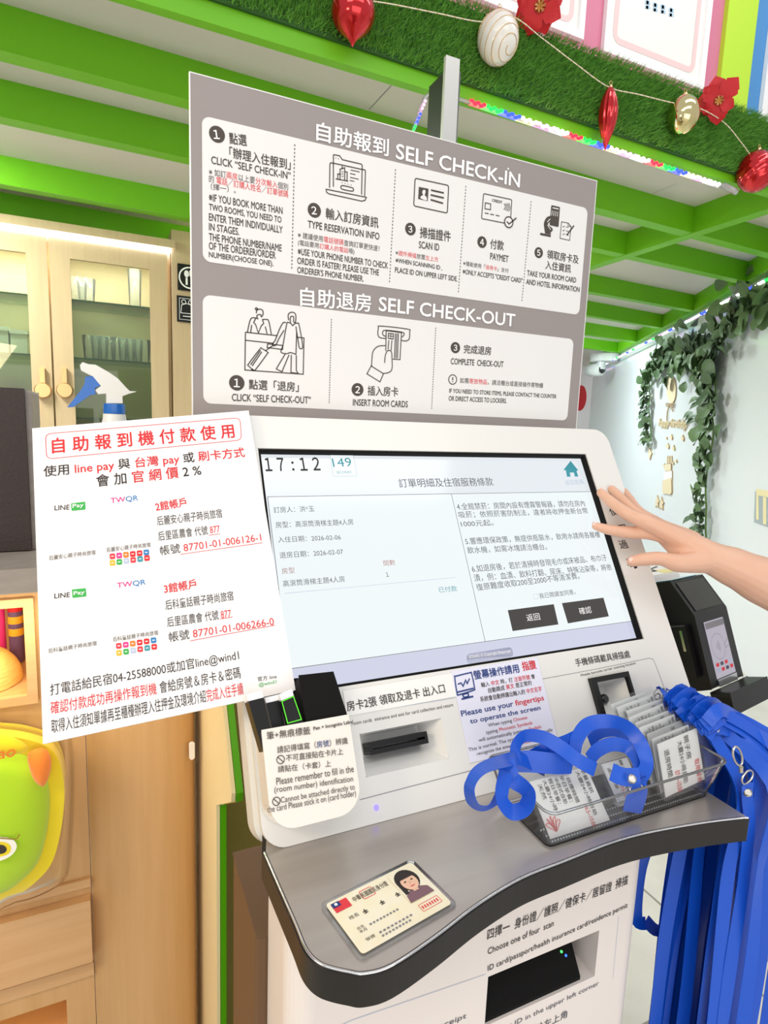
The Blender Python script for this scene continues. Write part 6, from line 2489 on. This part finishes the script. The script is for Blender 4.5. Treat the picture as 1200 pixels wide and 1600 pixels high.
for px, nm in (((545, 1245, 600, 1225, 602, 1320, 592, 1332, 545, 1322), 'bottom_tier'), ((553, 1190, 602, 1182, 602, 1240, 553, 1248), 'middle_tier'), ((560, 1145, 598, 1138, 598, 1182, 560, 1186), 'top_tier')):
    ol = [tuple(WF.uv(x, y, WN)) for x, y in zw(*px)]
    mb = MB()
    mb.prism(WF, ol, .001, .010 + .003 * (nm != 'middle_tier'), 'plywood' if nm != 'middle_tier' else 'inkwhite', side='plyedge')
    mb.build(nm, ck)
for x in (572, 584, 597):
    ol = [tuple(WF.uv(a, b, WN)) for a, b in zw(x - 4, 1138, x - 3, 1092, x + 3, 1090, x + 4, 1136)]
    mb = MB()
    mb.prism(WF, ol, .001, .010, 'plywood', side='plyedge')
    mb.build('candle', ck)
# taped card at the right edge
tc_ = [tuple(WF.uv(x, y, .001)) for x, y in zw(1122, 1310, 1215, 1325, 1215, 1540, 1115, 1505)]
mb = MB()
M['tape'] = mk('pale_tape', '#efe3b4', .4)
M['photo_grey'] = mk('grey_print_card', '#a9b4bc', .3, coat=.4)
mb.prism(WF, tc_, .0005, .004, 'photo_grey')
o = mb.build('taped_card', label='small grey card taped to the white wall with pale yellow tape at the right edge', cat='card')
for px in ((1128, 1295, 1215, 1310, 1215, 1350, 1128, 1335), (1128, 1335, 1142, 1337, 1142, 1490, 1128, 1485), (1170, 1345, 1190, 1348, 1190, 1520, 1170, 1515)):
    mb = MB()
    mb.prism(WF, [tuple(WF.uv(x, y, .004)) for x, y in zw(*px)], .0045, .0055, 'tape')
    mb.build('tape_strip', o)
# security camera at the far end
SCY = 5.6
F = front(SCY)
c = F.uv(943, 553)
sc0 = thing('security_camera', F.p(c[0], c[1], 0), 'white security camera under the green beams above the far end of the white wall', 'camera')
mb = MB()
CF_ = Frame((c[0] + .02, SCY, 0), (1, 0, 0), (0, 1, 0))
mb.lathe(CF_, [(.16, ZB - .09), (.17, ZB - .002)], 'housing', 24)
mb.build('mount', sc0)
mb = MB()
mb.lathe(F, [(.001, -.2), (.075, -.19), (.08, .0), (.06, .02)], 'housing', 20, c[0] - .02, ZB - .18)
mb.lathe(Frame((c[0] - .02, SCY, 0), (1, 0, 0), (0, 1, 0)), [(.05, ZB - .18), (.05, ZB - .091)], 'housing', 16)
cm = mb.build('camera_body', sc0)
mb = MB()
mb.lathe(F, [(.05, .0205), (.045, .03), (.001, .034)], 'blackgloss', 20, c[0] - .02, ZB - .18)
mb.build('lens', sc0)
# red paper decoration on the far wall
F = front(7.6)
mb = MB()
c = F.uv(906, 622)
mb.prism(F, circle(c[0], c[1], .12, 24, .2), .002, .02, 'redsatin')
mb.build('wall_ornament', label='red round ornament on the far wall, just right of the grey board', cat='wall decoration')

# ------------------------------------------------------------------ rope lights
RC = {'r': ('#ff2030', 5.0), 'g': ('#20ff40', 4.0), 'b': ('#2030ff', 7.0), 'w': ('#ffffff', 5.0), 'o': ('#ffd9a8', 5.0), 'p': ('#ff90e8', 5.0)}
for k, (c, s_) in RC.items():
    emis('rope_' + k, c, s_)
YRP = YF - .012
rl = thing('rope_light', at_y(920, 225, YRP), 'rope light of coloured segments under the artificial grass strip', 'light string')
pa, pb = at_y(733, 160, YRP), at_y(1122, 290, YRP)
mb = MB()
mb.tube([pa + (pb - pa) * t for t in np.linspace(0, 1, 20)], .0078, 'clearplastic', 8)
e_ = at_y(1150, 300, YRP)
mb.tube([pb, at_y(1132, 290, YRP), e_], [.0062, .010, .011], 'clearplastic', 10)
mb.build('rope', rl)
xs = [733, 757, 784, 812, 838, 866, 886, 908, 929, 950, 972, 992, 1013, 1033, 1052, 1071, 1089, 1106, 1122]
for i in range(18):
    k = 'rgbopw'[i % 6]
    t0, t1 = (xs[i] - 733) / 389, (xs[i + 1] - 733) / 389
    # perspective: turn picture fractions into fractions of the rope
    q0 = at_y(xs[i], 160 + 130 * t0, YRP)
    q1 = at_y(xs[i + 1], 160 + 130 * t1, YRP)
    mb = MB()
    off = np.array([0, -.0068, 0])
    for j in range(5):
        m = q0 + (q1 - q0) * (j + .5) / 5 + off + np.array([0, 0, .0025 * (-1) ** j])
        mb.ball(m, .0050, 'rope_' + k, 8, 6, sc=(1.6, 1, 1))
    mb.build('light_segment', rl)
mb = MB()
P = smooth_path([at_y(643, 212, YF - .01), at_y(655, 180, YF - .012), at_y(667, 150, YF - .012), at_y(690, 148, YF - .012), pa], 5)
mb.tube(P, .0055, 'clearplastic', 8)
mb.build('rope', rl)
for i, (a, b, k) in enumerate((((644, 208), (650, 195), 'g'), ((651, 193), (658, 175), 'b'), ((659, 172), (666, 155), 'p'))):
    mb = MB()
    q0, q1 = at_y(*a, YF - .019), at_y(*b, YF - .019)
    for j in range(3):
        mb.ball(q0 + (q1 - q0) * (j + .5) / 3, .0035, 'rope_' + k, 8, 6)
    mb.build('light_segment', rl)
# light string at the head of the right wall
wl = thing('rope_light', WF.at(1060, 505, .07), 'rope light of coloured segments running along the head of the white wall', 'light string')
pa, pb = WF.at(930, 578, .075), WF.at(1215, 430, .075)
mb = MB()
mb.tube([pa + (pb - pa) * t for t in np.linspace(0, 1, 30)], .009, 'clearplastic', 6)
mb.build('rope', wl)
ns = 42
for i in range(ns):
    k = 'wpwbwg'[i % 6]
    mb = MB()
    for j in range(3):
        t = (i + (j + .5) / 3) / ns
        mb.ball(pa + (pb - pa) * t + WF.N * .009, .0075, 'rope_' + k, 6, 5, sc=(1.8, 1.8, 1))
    mb.build('light_segment', wl)

# ------------------------------------------------------------------ christmas ornaments hanging before the grass
YO = YF - .055
H_ = lambda x, y, Y=YO: at_y(x, y, Y)


def cap_and_loop(parent, p, r=.008):
    mb = MB()
    F = Frame(p, (1, 0, 0), (0, 1, 0))
    mb.lathe(F, [(r, -.004), (r, .006), (r * .5, .008)], 'gold', 14)
    mb.tube(loop_wire(p + np.array([0, 0, .013]), np.array([1., 0, 0]), np.array([0, 0, 1.]), .005, .006), .001, 'gold', 6, closed=True)
    mb.build('cap', parent)


M['inkgold'] = M['gold']
# big red onion-shaped bauble
c = H_(552, 20)
r = .5 * (H_(588, 20) - H_(516, 20))[0] * .92
ob = thing('red_bauble', c, 'large shiny red onion-shaped bauble hanging at the top of the photo', 'ornament', 'christmas baubles on the cord')
mb = MB()
F = Frame(c, (1, 0, 0), (0, 1, 0))
pf = [(.002, -r * 1.35), (r * .10, -r * 1.22), (r * .22, -r * 1.05), (r * .45, -r * .88), (r * .72, -r * .66), (r * .92, -r * .36), (r, 0), (r * .93, r * .38), (r * .72, r * .7), (r * .4, r * .93), (r * .12, r * 1.02)]
mb.lathe(F, pf, 'redgloss', 40, ridges=0)
mb.build('ball', ob, sub=1)
cap_and_loop(ob, c + np.array([0, 0, r * 1.04]))
# white ball with gold spiral
c = H_(778, 60)
r = .5 * (H_(808, 60) - H_(749, 60))[0] * .92
ob = thing('white_bauble', c, 'pearl white ball with a thin gold spiral beside the upper red poinsettia', 'ornament', 'christmas baubles on the cord')
mb = MB()
mb.ball(c, r, 'pearl', 32, 20, sc=(1, 1, 1.15))
mb.build('ball', ob)
ax = nrm(np.array([.25, -.75, -.6]))
e1 = nrm(np.cross(ax, (0, 0, 1)))
e2 = np.cross(ax, e1)
P = []
for i in range(150):
    t = i / 149
    ph = .2 + t * 2.3
    a = t * 6.5 * 2 * math.pi
    d = ax * math.cos(ph) + (e1 * math.cos(a) + e2 * math.sin(a)) * math.sin(ph)
    P.append(c + d * np.array([1, 1, 1.15]) * r * 1.005)
mb = MB()
mb.tube(P, .0011, 'gold', 5)
mb.build('gold_spiral', ob)
cap_and_loop(ob, c + np.array([0, 0, r * 1.17]))
# red finial
p1, p0 = H_(951, 137), H_(948, 236)
L_ = p1[2] - p0[2]
c = np.array([(p1[0] + p0[0]) / 2, YO, p0[2]])
ob = thing('red_finial', c, 'long pointed red ribbed drop ornament hanging before the artificial grass', 'ornament', 'christmas baubles on the cord')
r = .5 * (H_(964, 180) - H_(938, 180))[0] * .92
mb = MB()
F = Frame(c, (1, 0, 0), (0, 1, 0))
mb.lathe(F, [(.001, 0), (r * .22, L_ * .09), (r * .55, L_ * .24), (r * .88, L_ * .42), (r, L_ * .58), (r * .92, L_ * .74), (r * .65, L_ * .9), (r * .3, L_ * 1.0)], 'redgloss', 48, ridges=12, depth=.14)
mb.build('drop', ob, sub=1)
cap_and_loop(ob, c + np.array([0, 0, L_ * 1.01]), .006)
# gold ball
c = H_(1067, 180)
r = .5 * (H_(1087, 180) - H_(1049, 180))[0] * .92
ob = thing('gold_bauble', c, 'shiny pale gold ball next to the right poinsettia', 'ornament', 'christmas baubles on the cord')
mb = MB()
mb.ball(c, r, 'brightgold', 28, 18, sc=(1, 1, 1.18))
mb.build('ball', ob)
cap_and_loop(ob, c + np.array([0, 0, r * 1.2]))
# small red twisted ball
c = H_(1182, 268)
r = .5 * (H_(1205, 268) - H_(1162, 268))[0] * .9
ob = thing('red_bauble', c, 'small red swirl-ribbed ball hanging at the right edge', 'ornament', 'christmas baubles on the cord')
mb = MB()
rings = []
for i in range(1, 16):
    a = math.pi * i / 16
    ring = []
    for j in range(48):
        b = 2 * math.pi * j / 48 + .9 * a
        q = r * math.sin(a) * (1 - .10 * (.5 + .5 * math.cos(10 * (b - 1.8 * a))))
        ring.append(c + np.array([q * math.cos(b), q * math.sin(b), -r * math.cos(a) * 1.05]))
    rings.append(ring)
mb.loft(rings, 'redgloss', True, True)
mb.build('ball', ob)
cap_and_loop(ob, c + np.array([0, 0, r * 1.08]))
# cord
cp = [H_(60, -190), H_(200, -95), H_(330, -35), H_(430, -10), H_(500, -4), H_(590, 3), H_(680, 20), H_(752, 34), H_(800, 26), H_(850, 62), H_(900, 100), H_(951, 136), H_(1000, 148), H_(1048, 160), H_(1090, 168), H_(1132, 192), H_(1160, 225), H_(1178, 246), H_(1215, 262)]
mb = MB()
P = smooth_path(cp, 8)
mb.tube(P, .0016, 'cord', 6)
co = mb.build('ornament_cord', label='cream twisted cord carrying the christmas ornaments along the grass strip', cat='cord')
mb = MB()
P2, Q2 = [], []
PP = smooth_path(cp, 40)
for i, p in enumerate(PP):
    a = i * .9
    P2.append(p + np.array([0, math.cos(a), math.sin(a)]) * .0013)
mb.tube(P2, .0009, 'gold', 4)
mb.build('gold_thread', co)


def poinsettia(c, R, n, label, rot, petals):
    t = thing('poinsettia', c, label, 'flower', 'red poinsettias on the cord')
    n = nrm(n)
    e1 = nrm(np.cross((0, 0, 1), n))
    e2 = np.cross(n, e1)
    mb = MB()
    for k, (a, L) in enumerate(petals):
        a = math.radians(a + rot)
        d = e1 * math.cos(a) + e2 * math.sin(a)
        s = np.cross(n, d)
        pts, fs = [], []
        prof = [(0, .12), (.18, .26), (.35, .42), (.5, .52), (.58, .54), (.66, .42), (.72, .45), (.84, .27), (1, .02)]
        for q, w in prof:
            cc = c + d * R * L * q + n * (.012 + R * (.22 * q - .30 * q * q) + .003 * (k % 2))
            pts += [cc - s * R * L * w * .8 + n * R * .06 * w, cc, cc + s * R * L * w * .8 + n * R * .06 * w]
        for i in range(len(prof) - 1):
            b = 3 * i
            fs += [(b, b + 1, b + 4, b + 3), (b + 1, b + 2, b + 5, b + 4)]
        mb.add(pts, fs, 'redsatin', True)
    mb.build('petals', t)
    mb = MB()
    for k in range(7):
        a = k * .9
        d = nrm(n * 1.0 + (e1 * math.cos(a) + e2 * math.sin(a)) * .8)
        mb.tube([c + n * .008, c + d * R * .18 + n * .01, c + d * R * .30 + n * .006], [.004, .0035, .005], 'gold', 7)
    mb.build('gold_stamens', t)


nv = nrm(CAM + np.array([.2, -.2, .2]) - H_(1120, 155))
poinsettia(H_(1122, 158), .074, nv, 'red glitter poinsettia with gold centre to the right of the gold ball', 10, [(95, 1.0), (40, 1.05), (15, .55), (-35, .75), (-95, .95), (-150, .75), (172, 1.0), (130, .9), (70, .6)])
poinsettia(H_(845, 12), .078, nv, 'red glitter poinsettia right of the white ball, cut by the top of the photo', 30, [(95, 1.0), (40, 1.0), (-10, .9), (-60, .85), (-105, .85), (-150, .9), (170, 1.0), (130, .9)])
flush_prints()
